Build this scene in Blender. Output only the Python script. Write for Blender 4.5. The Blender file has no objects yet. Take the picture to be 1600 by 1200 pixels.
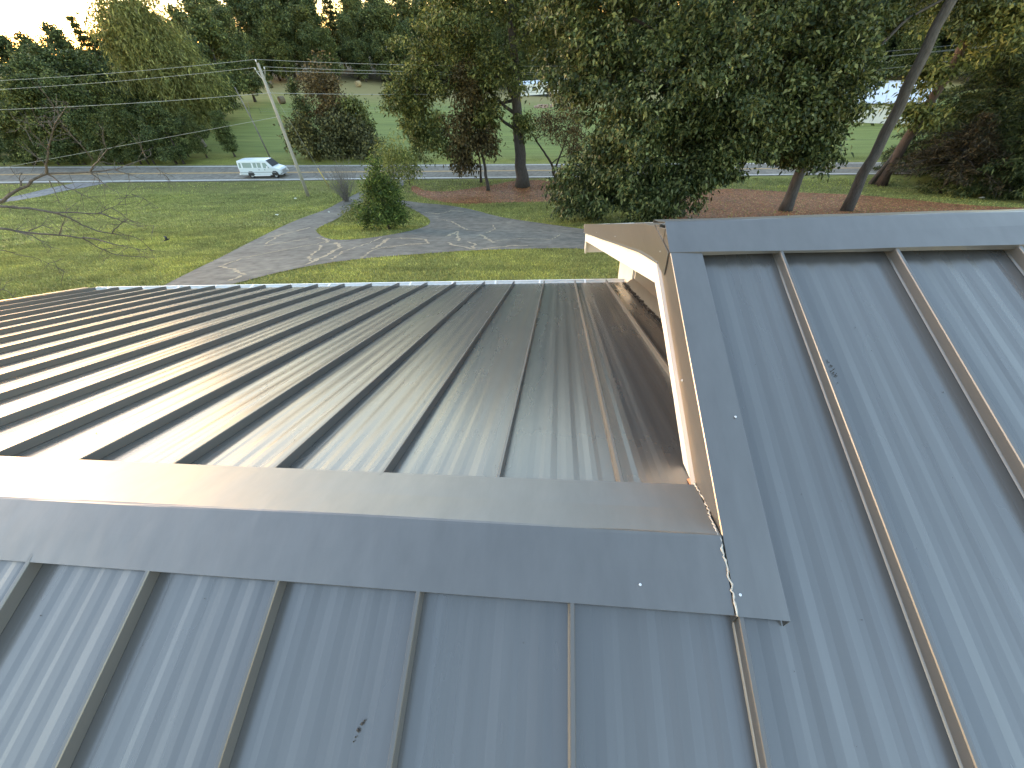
import bpy, math, random
import numpy as np
from mathutils import Matrix, Vector
from mathutils.geometry import delaunay_2d_cdt

SC = bpy.context.scene
COL = SC.collection
rad = math.radians
rng = np.random.default_rng(7)
random.seed(7)

# ------------------------------------------------------------------ camera
cam_data = bpy.data.cameras.new('camera')
cam = bpy.data.objects.new('camera', cam_data)
COL.objects.link(cam)
cam.matrix_world = Matrix(((0.993419, -0.014015, 0.113677, -0.0204),
                           (0.09437, 0.662601, -0.743003, -0.5657),
                           (-0.06491, 0.748841, 0.659563, 1.0775),
                           (0, 0, 0, 1)))
cam_data.sensor_width = 36.0
cam_data.lens = 13.928
cam_data.clip_start = 0.05
cam_data.clip_end = 3000
SC.camera = cam

# ------------------------------------------------------------------ sky, sun, exposure
SUN_AZ, SUN_EL = -67.0, 6.0
world = bpy.data.worlds.new('World')
SC.world = world
world.use_nodes = True
wt = world.node_tree
wt.nodes.clear()
w_out = wt.nodes.new('ShaderNodeOutputWorld')
w_bg = wt.nodes.new('ShaderNodeBackground')
w_sky = wt.nodes.new('ShaderNodeTexSky')
w_sky.sky_type = 'NISHITA'
w_sky.sun_disc = False
w_sky.sun_elevation = rad(SUN_EL)
w_sky.sun_rotation = rad(SUN_AZ)
w_sky.air_density = 1.2
w_sky.dust_density = 0.6
w_sky.ozone_density = 2.2
# thin streaky cloud in the evening sky
w_tc = wt.nodes.new('ShaderNodeTexCoord')
w_map = wt.nodes.new('ShaderNodeMapping')
w_map.inputs['Scale'].default_value = (2.2, 2.2, 7.0)
w_noise = wt.nodes.new('ShaderNodeTexNoise')
w_noise.inputs['Scale'].default_value = 2.3
w_noise.inputs['Detail'].default_value = 6
w_noise.inputs['Distortion'].default_value = 0.6
w_ramp = wt.nodes.new('ShaderNodeMapRange')
w_ramp.inputs['From Min'].default_value = 0.38
w_ramp.inputs['From Max'].default_value = 0.72
w_ramp.inputs['To Min'].default_value = 0.88
w_ramp.inputs['To Max'].default_value = 1.35
w_mul = wt.nodes.new('ShaderNodeVectorMath')
w_mul.operation = 'SCALE'
wt.links.new(w_tc.outputs['Generated'], w_map.inputs['Vector'])
wt.links.new(w_map.outputs['Vector'], w_noise.inputs['Vector'])
wt.links.new(w_noise.outputs['Fac'], w_ramp.inputs['Value'])
wt.links.new(w_sky.outputs['Color'], w_mul.inputs[0])
wt.links.new(w_ramp.outputs['Result'], w_mul.inputs['Scale'])
w_tint = wt.nodes.new('ShaderNodeVectorMath')      # white balance of the evening light
w_tint.operation = 'MULTIPLY'
w_tint.inputs[1].default_value = (1.22, 0.965, 0.85)
wt.links.new(w_mul.outputs['Vector'], w_tint.inputs[0])
wt.links.new(w_tint.outputs['Vector'], w_bg.inputs['Color'])
w_bg.inputs['Strength'].default_value = 0.15
wt.links.new(w_bg.outputs['Background'], w_out.inputs['Surface'])

sun_data = bpy.data.lights.new('sun', 'SUN')
sun_data.energy = 0.22
sun_data.angle = rad(14)
sun_data.color = (1.0, 0.83, 0.60)
sun = bpy.data.objects.new('sun', sun_data)
COL.objects.link(sun)
sd = Vector((math.sin(rad(SUN_AZ)) * math.cos(rad(SUN_EL)), math.cos(rad(SUN_AZ)) * math.cos(rad(SUN_EL)), math.sin(rad(SUN_EL))))
sun.rotation_euler = (-sd).to_track_quat('-Z', 'Y').to_euler()
sun.location = (-20, 20, 30)

SC.view_settings.view_transform = 'Standard'
SC.view_settings.look = 'None'
SC.view_settings.gamma = 1.0
SC.view_settings.use_curve_mapping = False
SC.view_settings.exposure = 3.32

# ------------------------------------------------------------------ terrain height
import math
def sstep(a,b,x):
    t=max(0.,min(1.,(x-a)/(b-a)));return t*t*(3-2*t)
def lin(x,xs,ys):
    if x<=xs[0]:return ys[0]
    for i in range(len(xs)-1):
        if x<=xs[i+1]:
            t=(x-xs[i])/(xs[i+1]-xs[i]);return ys[i]+(ys[i+1]-ys[i])*t
    return ys[-1]
def road_near(X): 
    x=max(-160.,min(160.,X)); return 49.58+.035*X, -11.48-.041*x
def road_far(X):
    x=max(-160.,min(160.,X)); return 56.48+.035*X, -11.79-.047*x
def G(X,Y):
    yn,zn=road_near(X); yf,zf=road_far(X)
    if Y<=yn-1.2:
        u=(Y-8.)/(yn-4.5-8.)
        u=max(0.,min(1.,u))
        z0=-4.2; z1=zn-.25
        z=z0+(z1-z0)*(1-(1-u)**1.3)
        k=sstep(yn-4.5,yn-1.2,Y); z+=(zn-.03-z1)*k
        z+=.06*math.sin(X*.31+1.)*math.sin(Y*.23+.5)*sstep(10,16,Y)*(1-k)
        return z
    if Y<=yf+1.2:
        t=(Y-yn)/(yf-yn); return zn+(zf-zn)*t-.03
    d=Y-yf-1.2
    a=lin(X,[-100,-70,-50,0,50,100],[.03,.027,.007,-.016,.0,.02])
    z=zf-.03+a*min(d,95)-.35*math.exp(-((d-1.6)/.9)**2)+.25*math.sin(X*.06)*math.sin(Y*.045)*sstep(3,15,d)
    z+=max(0,d-95)*.035
    return z


# ------------------------------------------------------------------ helpers
class MB:
    def __init__(s):
        s.v = []; s.f = []
    def add(s, vs, fs):
        k = len(s.v); s.v.extend([tuple(map(float, p)) for p in vs]); s.f.extend([tuple(i + k for i in f) for f in fs]); return s
    def box(s, x0, x1, y0, y1, z0, z1):
        return s.add([(x0,y0,z0),(x1,y0,z0),(x1,y1,z0),(x0,y1,z0),(x0,y0,z1),(x1,y0,z1),(x1,y1,z1),(x0,y1,z1)],
                     [(0,3,2,1),(4,5,6,7),(0,1,5,4),(1,2,6,5),(2,3,7,6),(3,0,4,7)])
    def hexa(s, p):
        return s.add(p, [(0,3,2,1),(4,5,6,7),(0,1,5,4),(1,2,6,5),(2,3,7,6),(3,0,4,7)])
    def prism_x(s, prof, x0, x1):
        """closed profile of (y,z) extruded along X"""
        n = len(prof)
        vs = [(x0, y, z) for y, z in prof] + [(x1, y, z) for y, z in prof]
        fs = [tuple(range(n))[::-1], tuple(range(n, 2*n))] + [(i, (i+1) % n, n + (i+1) % n, n + i) for i in range(n)]
        return s.add(vs, fs)
    def sheet_x(s, prof, xs):
        """open profile of (y,z) swept along X stations"""
        n = len(prof); vs = []; fs = []
        for x in xs: vs += [(x, y, z) for y, z in prof]
        for a in range(len(xs) - 1):
            for i in range(n - 1):
                fs.append((a*n+i, a*n+i+1, (a+1)*n+i+1, (a+1)*n+i))
        return s.add(vs, fs)
    def tube(s, pts, radii, sides=6, cap=True):
        pts = [Vector(p) for p in pts]; n = len(pts); vs = []; fs = []
        ref = Vector((0.31, 0.17, 0.93)).normalized()
        for i, p in enumerate(pts):
            d = (pts[min(i+1, n-1)] - pts[max(i-1, 0)])
            if d.length < 1e-9: d = Vector((0, 0, 1))
            d.normalize()
            r0 = ref if abs(d.dot(ref)) < .95 else Vector((1, 0, 0))
            a = d.cross(r0).normalized(); b = d.cross(a)
            r = radii[i] if hasattr(radii, '__len__') else radii
            for k in range(sides):
                t = 2*math.pi*k/sides
                vs.append(p + a*(r*math.cos(t)) + b*(r*math.sin(t)))
        for i in range(n-1):
            for k in range(sides):
                fs.append((i*sides+k, i*sides+(k+1) % sides, (i+1)*sides+(k+1) % sides, (i+1)*sides+k))
        if cap:
            fs.append(tuple(range(sides))[::-1]); fs.append(tuple((n-1)*sides+k for k in range(sides)))
        return s.add(vs, fs)
    def mesh(s, name, smooth=False):
        m = bpy.data.meshes.new(name); m.from_pydata(s.v, [], s.f); m.update()
        if smooth: m.polygons.foreach_set('use_smooth', [True]*len(m.polygons))
        return m
    def build(s, name, mat, parent=None, smooth=False):
        return link(name, s.mesh(name, smooth), mat, parent)

def link(name, me, mat=None, parent=None):
    o = bpy.data.objects.new(name, me); COL.objects.link(o)
    if mat is not None and me is not None and len(me.materials) == 0: me.materials.append(mat)
    if parent is not None: o.parent = parent
    return o

def tag(o, label=None, cat=None, group=None, kind=None):
    if label: o['label'] = label
    if cat: o['category'] = cat
    if group: o['group'] = group
    if kind: o['kind'] = kind
    return o

def thing(name, label, cat, loc=(0, 0, 0), rz=0.0, group=None):
    o = bpy.data.objects.new(name, None); COL.objects.link(o)
    o.location = loc; o.rotation_euler = (0, 0, rz); o.empty_display_size = .2
    return tag(o, label, cat, group)

def dup(root, loc, rz=0.0, scale=1.0, label=None, group=None):
    r = root.copy(); COL.objects.link(r); r.location = loc; r.rotation_euler = (0, 0, rz)
    r.scale = scale if hasattr(scale, '__len__') else (scale,)*3
    if label: r['label'] = label
    if group: r['group'] = group
    for ch in root.children:
        c = ch.copy(); COL.objects.link(c); c.parent = r
        for g2 in ch.children:
            d = g2.copy(); COL.objects.link(d); d.parent = c
    return r

def bevel(o, w=.004, seg=2):
    m = o.modifiers.new('bevel', 'BEVEL'); m.width = w; m.segments = seg; m.limit_method = 'ANGLE'; m.angle_limit = rad(35)
    return o

# ------------------------------------------------------------------ materials
def new_mat(name):
    m = bpy.data.materials.new(name); m.use_nodes = True
    nt = m.node_tree; b = nt.nodes['Principled BSDF']
    return m, nt, b

def N(nt, t, **kw):
    n = nt.nodes.new(t)
    for k, v in kw.items():
        if k in n.inputs: n.inputs[k].default_value = v
        else: setattr(n, k, v)
    return n

def ramp(nt, fac, stops):
    r = nt.nodes.new('ShaderNodeValToRGB')
    el = r.color_ramp.elements
    while len(el) < len(stops): el.new(0.5)
    for e, (p, c) in zip(el, stops): e.position = p; e.color = (*c, 1)
    nt.links.new(fac, r.inputs['Fac']); return r.outputs['Color']

def mix(nt, fac, a, b, mode='MIX'):
    m = nt.nodes.new('ShaderNodeMix'); m.data_type = 'RGBA'; m.blend_type = mode
    for s, v in ((m.inputs['Factor'], fac), (m.inputs['A'], a), (m.inputs['B'], b)):
        if isinstance(v, (int, float)): s.default_value = v
        elif isinstance(v, tuple): s.default_value = (*v, 1) if len(v) == 3 else v
        else: nt.links.new(v, s)
    return m.outputs['Result']

def noise(nt, vec, scale, detail=4, rough=.55, dist=0.0):
    n = N(nt, 'ShaderNodeTexNoise', Scale=scale, Detail=detail, Roughness=rough, Distortion=dist)
    if vec is not None: nt.links.new(vec, n.inputs['Vector'])
    return n.outputs['Fac']

def mapping(nt, vec, scale=(1, 1, 1), loc=(0, 0, 0)):
    m = nt.nodes.new('ShaderNodeMapping'); m.inputs['Scale'].default_value = scale; m.inputs['Location'].default_value = loc
    nt.links.new(vec, m.inputs['Vector']); return m.outputs['Vector']

def bump(nt, b, height, strength=.2, dist=.01):
    n = N(nt, 'ShaderNodeBump', Strength=strength, Distance=dist)
    nt.links.new(height, n.inputs['Height']); nt.links.new(n.outputs['Normal'], b.inputs['Normal'])

def simple(name, col, rough=.6, var=.15, scale=6., metallic=0., spec=.5, bmp=0.):
    m, nt, b = new_mat(name)
    tc = nt.nodes.new('ShaderNodeTexCoord')
    f = noise(nt, tc.outputs['Object'], scale, 5)
    c0 = tuple(c*(1-var) for c in col); c1 = tuple(min(1, c*(1+var)) for c in col)
    nt.links.new(ramp(nt, f, [(.3, c0), (.7, c1)]), b.inputs['Base Color'])
    b.inputs['Roughness'].default_value = rough; b.inputs['Metallic'].default_value = metallic
    b.inputs['Specular IOR Level'].default_value = spec
    if bmp: bump(nt, b, noise(nt, tc.outputs['Object'], scale*6, 4), .4, bmp)
    return m

def metal_paint(name, col, rough, oil=.4, metal=.72):
    """painted sheet steel: faint dirt streaks down the slope, soft oil-canning"""
    m, nt, b = new_mat(name)
    tc = nt.nodes.new('ShaderNodeTexCoord'); oi = nt.nodes.new('ShaderNodeObjectInfo')
    sh = nt.nodes.new('ShaderNodeVectorMath'); sh.operation = 'SCALE'
    sh.inputs[0].default_value = (17.3, 9.1, 4.7); nt.links.new(oi.outputs['Random'], sh.inputs['Scale'])
    ad = nt.nodes.new('ShaderNodeVectorMath'); ad.operation = 'ADD'
    nt.links.new(tc.outputs['Object'], ad.inputs[0]); nt.links.new(sh.outputs['Vector'], ad.inputs[1])
    P = ad.outputs['Vector']
    st = noise(nt, mapping(nt, P, (14, .8, 14)), 1.6, 5, .6)
    bl = noise(nt, mapping(nt, P, (3, .5, 3)), 1.6, 4)
    c = ramp(nt, st, [(.25, tuple(x*.93 for x in col)), (.75, tuple(x*1.07 for x in col))])
    dust = ramp(nt, bl, [(.45, (0, 0, 0)), (.8, (.05, .05, .05))])
    c = mix(nt, dust, c, (.36, .34, .30))
    nt.links.new(c, b.inputs['Base Color'])
    mr = N(nt, 'ShaderNodeMapRange'); nt.links.new(bl, mr.inputs['Value'])
    mr.inputs['From Min'].default_value = 0.; mr.inputs['From Max'].default_value = 1.
    mr.inputs['To Min'].default_value = rough*.95; mr.inputs['To Max'].default_value = rough*1.06
    nt.links.new(mr.outputs['Result'], b.inputs['Roughness'])
    b.inputs['Specular IOR Level'].default_value = .5
    b.inputs['Metallic'].default_value = metal
    can = noise(nt, mapping(nt, P, (7.0, .7, 7.0)), 1.0, 2)
    b1 = N(nt, 'ShaderNodeBump', Strength=oil, Distance=.02); nt.links.new(can, b1.inputs['Height'])
    nt.links.new(b1.outputs['Normal'], b.inputs['Normal'])
    return m

M = {}
ROOF = (.185, .177, .168)
M['pan'] = metal_paint('roof_paint', ROOF, .27, .012, .66)
M['seam'] = metal_paint('seam_painted_shade', (.14, .134, .126), .32, .02, .4)  # roof paint with its base darkened, so shade on the seam faces is painted in
M['trim'] = metal_paint('trim_paint', ROOF, .36, .10)
M['white_trim'] = simple('white_board_paint', (.72, .70, .64), .55, .08, 3.)
M['white_metal'] = simple('white_gutter_enamel', (.78, .78, .76), .35, .05, 4.)
M['siding'] = simple('white_wall_paint', (.62, .60, .55), .7, .08, 2.)
M['deck'] = simple('roof_deck_board', (.12, .10, .08), .9)
M['caulk'] = simple('old_sealant', (.42, .39, .34), .5, .25, 30.)
M['bare_wood'] = simple('exposed_wood', (.50, .24, .13), .8, .25, 40.)
M['screw'] = simple('zinc_screw', (.75, .75, .75), .3, .05, 10., .6)
M['dark_speck'] = simple('dried_leaf_bits', (.035, .028, .022), .8, .4, 60.)

def foliage(name, c0, c1, c2, trans=.25, rough=.5):
    m, nt, b = new_mat(name)
    g = nt.nodes.new('ShaderNodeNewGeometry'); oi = nt.nodes.new('ShaderNodeObjectInfo')
    tc = nt.nodes.new('ShaderNodeTexCoord')
    c = ramp(nt, g.outputs['Random Per Island'], [(0., tuple(x*.7 for x in c0)), (.55, c1), (.86, c2), (1., tuple(min(1, x*1.5) for x in c2))])
    big = noise(nt, tc.outputs['Object'], .55, 2)
    c = mix(nt, 1.0, c, ramp(nt, big, [(.3, (.72, .72, .72)), (.7, (1.22, 1.22, 1.15))]), 'MULTIPLY')
    c = mix(nt, 1.0, c, ramp(nt, oi.outputs['Random'], [(0., (.78, .84, .8)), (.5, (1., 1., 1.)), (1., (1.25, 1.15, .95))]), 'MULTIPLY')
    nt.links.new(c, b.inputs['Base Color'])
    b.inputs['Roughness'].default_value = rough
    b.inputs['Specular IOR Level'].default_value = .22
    tr = nt.nodes.new('ShaderNodeBsdfTranslucent'); nt.links.new(c, tr.inputs['Color'])
    mx = nt.nodes.new('ShaderNodeMixShader'); mx.inputs[0].default_value = trans
    out = nt.nodes['Material Output']
    nt.links.new(b.outputs['BSDF'], mx.inputs[1]); nt.links.new(tr.outputs['BSDF'], mx.inputs[2])
    nt.links.new(mx.outputs['Shader'], out.inputs['Surface'])
    return m

def bark(name, col):
    m, nt, b = new_mat(name)
    tc = nt.nodes.new('ShaderNodeTexCoord')
    f = noise(nt, mapping(nt, tc.outputs['Object'], (9, 9, 1.6)), 1.5, 6, .65, .4)
    nt.links.new(ramp(nt, f, [(.3, tuple(c*.45 for c in col)), (.55, col), (.8, tuple(c*1.5 for c in col))]), b.inputs['Base Color'])
    b.inputs['Roughness'].default_value = .9
    bump(nt, b, f, .8, .05)
    return m

M['leaf_oak'] = foliage('oak_leaves', (0.041, 0.060, 0.020), (0.094, 0.117, 0.035), (0.196, 0.204, 0.072))
M['leaf_dark'] = foliage('dark_glossy_leaves', (0.030, 0.046, 0.016), (0.071, 0.091, 0.030), (0.178, 0.185, 0.072), .2, .42)
M['leaf_brown'] = foliage('browning_leaves', (.055, .042, .020), (.110, .084, .038), (.190, .132, .058))
M['leaf_forest'] = foliage('forest_leaves', (0.046, 0.062, 0.026), (0.089, 0.119, 0.046), (0.168, 0.192, 0.073))
M['leaf_forest_pale'] = foliage('forest_leaves_pale', (0.067, 0.084, 0.030), (0.111, 0.133, 0.045), (0.178, 0.196, 0.070))
M['leaf_willow'] = foliage('willow_leaves', (0.127, 0.140, 0.043), (0.201, 0.210, 0.066), (0.298, 0.294, 0.107), .35)
M['leaf_bush'] = foliage('evergreen_bush_leaves', (0.034, 0.063, 0.020), (0.071, 0.117, 0.032), (0.150, 0.204, 0.056))
M['leaf_palebush'] = foliage('pale_bush_leaves', (0.089, 0.120, 0.035), (0.149, 0.182, 0.057), (0.238, 0.253, 0.095), .35)
M['leaf_dusk'] = foliage('dull_brown_sprays', (.030, .024, .012), (.055, .042, .020), (.09, .066, .032))
M['leaf_conifer'] = foliage('conifer_needles', (0.036, 0.052, 0.019), (0.080, 0.098, 0.032), (0.158, 0.166, 0.058))
M['leaf_thicket'] = foliage('thicket_leaves', (0.049, 0.055, 0.026), (0.100, 0.102, 0.046), (0.192, 0.180, 0.076))
M['leaf_yellow'] = foliage('yellow_green_leaves', (0.163, 0.182, 0.044), (0.267, 0.281, 0.076), (0.416, 0.406, 0.139), .4)
M['bark'] = bark('grey_bark', (.078, .068, .060))
M['bark_dark'] = bark('dark_bark', (.060, .048, .040))
M['bark_red'] = bark('reddish_bark', (.085, .055, .040))
M['bark_pale'] = bark('pale_twig_bark', (.20, .18, .16))
M['twig'] = bark('bare_twig_bark', (.10, .082, .068))

# ================================================================== THE HOUSE
S = .335; CA = 1/math.sqrt(1+S*S); SA = S*CA
H = .040                      # standing seam height
P = .406                      # panel width
XN, XF = .025, -.2135         # seam phase of the near and far slopes
Y_EAVE_N, Y_EAVE_F = -4.5, 4.334
X_L, X_R = -7.27, 8.40
YR = 1.1814; ZR = YR*S        # upper ridge
SR = .358; CR = 1/math.sqrt(1+SR*SR); SRA = SR*CR
YR_E = 6.72                   # far eave of the upper roof

house = thing('house', 'house with dark standing seam metal roof seen from on top of it, white gable boards', 'house', (0, 0, -4.2))
HO = Vector((0, 0, -4.2))
def part(o, parent=house):
    """parent a world-space built part to the house"""
    o.parent = parent
    o.location = o.location - HO if parent is house else o.location
    return o

pan_cache = {}
def pan_mesh(width, length, var):
    key = (round(width, 3), round(length, 3), var)
    if key in pan_cache: return pan_cache[key]
    r = random.Random(var*31+5)
    # striated pan: alternate flat and slightly canted strips
    us = [0.0, .011, .030]; hs = [0, 0, 0]
    u, k, h = .030, 0, 0.
    while u < width - .055:
        w = r.uniform(.015, .027)
        tilt = (0, .072, 0, -.072)[k % 4]*r.uniform(.75, 1.25)
        u += w; h += w*tilt; us.append(u); hs.append(h); k += 1
    hs = [a - hs[-1]*max(0, (b-.03))/(us[-1]-.03) for a, b in zip(hs, us)]
    us.append(width - .006); hs.append(0); us.append(width); hs.append(0)
    ys = [length*i/6 for i in range(7)]
    mb = MB(); n = len(us)
    for y in ys: mb.v += [(a, y, b) for a, b in zip(us, hs)]
    for a in range(len(ys)-1):
        for i in range(n-1): mb.f.append((a*n+i, a*n+i+1, (a+1)*n+i+1, (a+1)*n+i))
    me = mb.mesh('roof_panel'); me.materials.append(M['pan']); pan_cache[key] = me
    return me
seam_cache = {}
def seam_mesh(length):
    key = round(length, 3)
    if key in seam_cache: return seam_cache[key]
    prof = [(-.0105, .0012), (-.0085, .004), (-.0065, .006), (-.0062, H-.003), (-.0045, H), (.0045, H), (.0062, H-.003), (.0065, .001)]
    n = len(prof)
    mb = MB(); mb.v = [(a, 0, b) for a, b in prof] + [(a, length, b) for a, b in prof]
    mb.f = [(i, i+1, n+i+1, n+i) for i in range(n-1)] + [tuple(range(n)), tuple(range(n, 2*n))[::-1]]
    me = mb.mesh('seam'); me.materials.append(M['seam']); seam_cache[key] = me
    return me

def slope_matrix(x, y, z, slope, far):
    c = 1/math.sqrt(1+slope*slope); s_ = slope*c
    if far: return Matrix(((1, 0, 0, x), (0, c, s_, y), (0, -s_, c, z), (0, 0, 0, 1)))
    return Matrix(((1, 0, 0, x), (0, c, -s_, y), (0, s_, c, z), (0, 0, 0, 1)))

pn = [0]
def roof_panel(x, width, y0, y1, z_at, slope, far, seam=True, seam_y1=None, seam_y0=None):
    c = 1/math.sqrt(1+slope*slope)
    pn[0] += 1
    o = link('roof_panel', pan_mesh(width, (y1-y0)/c, (pn[0]*7) % 6)); o.parent = house
    o.matrix_local = Matrix.Translation(-HO) @ slope_matrix(x, y0, z_at(y0), slope, far)
    if seam:
        a = y0 if seam_y0 is None else seam_y0; b = y1 if seam_y1 is None else seam_y1
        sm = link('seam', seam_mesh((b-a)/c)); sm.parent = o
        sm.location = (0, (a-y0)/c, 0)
    return o

zN = lambda y: y*S
zF = lambda y: -y*S
zRF = lambda y: ZR - (y-YR)*SR
# near slope, lower ridge side
for j in range(-17, 1):
    roof_panel(XN+j*P, P, Y_EAVE_N, -.03, zN, S, False, seam_y1=-.06)
# near slope running up to the higher ridge
for j in range(1, 20):
    roof_panel(XN+j*P, P, Y_EAVE_N, YR-.02, zN, S, False, seam_y1=(-.09 if j == 1 else YR-.09))
roof_panel(X_L+.01, XN-17*P-X_L-.01, Y_EAVE_N, -.03, zN, S, False, seam=False)
roof_panel(XN+20*P, X_R-.02-(XN+20*P), Y_EAVE_N, YR-.02, zN, S, False, seam_y1=YR-.09)
# far slope of the lower roof
for i in range(-17, 2):
    roof_panel(XF+i*P, P, .03, Y_EAVE_F, zF, S, True, seam_y0=.06)
roof_panel(XF+2*P, .93-(XF+2*P), .03, Y_EAVE_F, zF, S, True, seam_y0=.06)
roof_panel(X_L+.01, XF-17*P-X_L-.01, .03, Y_EAVE_F, zF, S, True, seam=False)
# far slope of the higher roof
for j in range(1, 20):
    roof_panel(XN+j*P, P, YR+.02, YR_E, zRF, SR, True, seam_y0=YR+.09)

# roof deck (solid underneath the sheets)
d = MB()
d.prism_x([(Y_EAVE_N+.03, zN(Y_EAVE_N+.03)-.012), (-.01, -.015), (Y_EAVE_F-.04, zF(Y_EAVE_F-.04)-.012), (Y_EAVE_F-.04, zF(Y_EAVE_F-.04)-.12), (0, -.13), (Y_EAVE_N+.03, zN(Y_EAVE_N+.03)-.12)], X_L+.03, .455)
d.prism_x([(Y_EAVE_N+.03, zN(Y_EAVE_N+.03)-.012), (YR, ZR-.015), (YR_E-.05, zRF(YR_E-.05)-.012), (YR_E-.05, zRF(YR_E-.05)-.12), (YR, ZR-.13), (Y_EAVE_N+.03, zN(Y_EAVE_N+.03)-.12)], .458, X_R-.05)
d.prism_x([(.1, zF(.1)-.012), (Y_EAVE_F-.04, zF(Y_EAVE_F-.04)-.012), (Y_EAVE_F-.04, zF(Y_EAVE_F-.04)-.12), (.4, zF(.4)-.1)], .4585, .905)
part(d.build('roof_deck', M['deck']))

# ---- ridge caps: two wide faces with a soft fold, turned-down hems
def xs_between(a, b, step):
    n = max(1, round((b-a)/step)); return [a+(b-a)*i/n for i in range(n+1)]
def wav(x, a=.0022): return a*(math.sin(x*2.1+.7)+.6*math.sin(x*5.3+2.)+.4*math.sin(x*9.7))
def cap(prof, xs, name, mat, wave):
    mb = MB(); n = len(prof)
    for x in xs:
        for q, (y, z) in enumerate(prof):
            mb.v.append((x, y, z + wav(x + q*.8, wave)))
    for a in range(len(xs)-1):
        for i in range(n-1): mb.f.append((a*n+i, a*n+i+1, (a+1)*n+i+1, (a+1)*n+i))
    o = part(mb.build(name, mat))
    so = o.modifiers.new('solid', 'SOLIDIFY'); so.thickness = .0016; so.offset = -1
    return o
cn, cf = .1702, .2083
lcap = cap([(-cn+.004, -cn*S+H-.012), (-cn, -cn*S+H+.001), (-.085, -.085*S+H+.004), (-.006, H+.0045), (0, H+.006), (.006, H+.0045), (.1, -.1*S+H+.003), (cf, -cf*S+H+.002), (cf-.004, -cf*S+H-.010)],
           xs_between(X_L-.01, .4165, .12), 'ridge_cap', M['trim'], .0010)
lcap['label'] = 'wide ridge cap of the lower roof'
hz = ZR+H
rcap = cap([(YR-.1643+.004, hz-.1643*S-.010), (YR-.1643, hz-.1643*S+.006), (YR-.08, hz-.08*S+.010), (YR-.006, hz+.010), (YR, hz+.012), (YR+.008, hz+.010), (YR+.11, hz-.11*.30+.010), (YR+.21, hz-.21*.30+.008), (YR+.208, hz-.21*.30-.004)],
           xs_between(.418, X_R+.01, .12), 'ridge_cap', M['trim'], .0022)
rcap['label'] = 'ridge cap of the higher roof'
# closures set back beneath the cap edges
part(MB().box(.56, X_R-.05, YR-.102, YR-.098, (YR-.10)*S+.001, (YR-.10)*S+H+.004).build('ridge_closure', M['trim']))
part(MB().box(X_L+.02, .41, -cn+.030, -cn+.034, -(cn-.03)*S+.001, -(cn-.03)*S+H-.002).build('ridge_closure', M['trim']))
part(MB().box(X_L+.02, .41, cf-.034, cf-.030, -(cf-.03)*S+.001, -(cf-.03)*S+H-.002).build('ridge_closure', M['trim']))

# ---- rake trim of the higher roof (left gable edge)
XRL, XRR = .4199, .5427
rk = MB()
ys = [-.1745+i*(YR-.02+.1745)/10 for i in range(11)]
prof = lambda y: [(XRR-.003, y*S+.006), (XRR, y*S+H+.001), (.48, y*S+H+.0045), (XRL+.002, y*S+H+.006), (XRL, y*S+H+.003), (XRL, y*S+H-.138), (XRL-.011, y*S+H-.149), (XRL-.009, y*S+H-.151)]
for y in ys: rk.v += [(x, y, z) for x, z in prof(y)]
n = 8
for a in range(len(ys)-1):
    for i in range(n-1): rk.f.append((a*n+i, a*n+i+1, (a+1)*n+i+1, (a+1)*n+i))
rt = part(rk.build('rake_trim', M['trim']))
so = rt.modifiers.new('solid', 'SOLIDIFY'); so.thickness = .0016; so.offset = 1
# far slope rake: tall flat face, top return over the sheets
rk = MB()
ys = [YR-.03+i*(YR_E+.05-YR+.03)/14 for i in range(15)]
ztop = lambda y: ZR+H+.004 - abs(y-YR)*(SR if y > YR else S)
prof = lambda y: [(XRR, ztop(y)+.001), (XRL+.001, ztop(y)+.002), (XRL-.001, ztop(y)), (XRL-.001, ztop(y)-.140), (XRL-.012, ztop(y)-.150), (XRL-.010, ztop(y)-.152)]
n = 6
for y in ys: rk.v += [(x + .003*math.sin(y*3), y, z) for x, z in prof(y)]
for a in range(len(ys)-1):
    for i in range(n-1): rk.f.append((a*n+i, a*n+i+1, (a+1)*n+i+1, (a+1)*n+i))
rt2 = part(rk.build('rake_trim', M['trim']))
rt2['label'] = 'rake trim running down the far side of the gable'
# lapped corner flap at the peak, proud of both rakes
fl = MB().hexa([(XRL-.006, YR-.16, ztop(YR-.16)-.10), (XRL-.003, YR-.16, ztop(YR-.16)-.10), (XRL-.003, YR+.10, ztop(YR+.1)-.150), (XRL-.006, YR+.10, ztop(YR+.1)-.150),
                (XRL-.006, YR-.16, ztop(YR-.16)-.004), (XRL-.003, YR-.16, ztop(YR-.16)-.004), (XRL-.003, YR+.16, ztop(YR+.16)-.002), (XRL-.006, YR+.16, ztop(YR+.16)-.002)])
part(fl.build('rake_flap', M['trim']))
# left rake trim of the lower roof, both slopes
for sgn, ye in ((1, Y_EAVE_F), (-1, Y_EAVE_N)):
    a, b = 0.02*sgn, ye
    mb = MB()
    za, zb = -abs(a)*S, -abs(b)*S
    mb.hexa([(X_L-.012, a, za-.12), (X_L, a, za-.12), (X_L, b, zb-.12), (X_L-.012, b, zb-.12), (X_L-.012, a, za+H), (X_L, a, za+H), (X_L, b, zb+H), (X_L-.012, b, zb+H)])
    mb.hexa([(X_L-.012, a, za+H+.001), (X_L+.09, a, za+H+.001), (X_L+.09, b, zb+H+.001), (X_L-.012, b, zb+H+.001), (X_L-.012, a, za+H+.005), (X_L+.09, a, za+H+.005), (X_L+.09, b, zb+H+.005), (X_L-.012, b, zb+H+.005)])
    part(mb.build('rake_trim', M['trim']))
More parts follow.
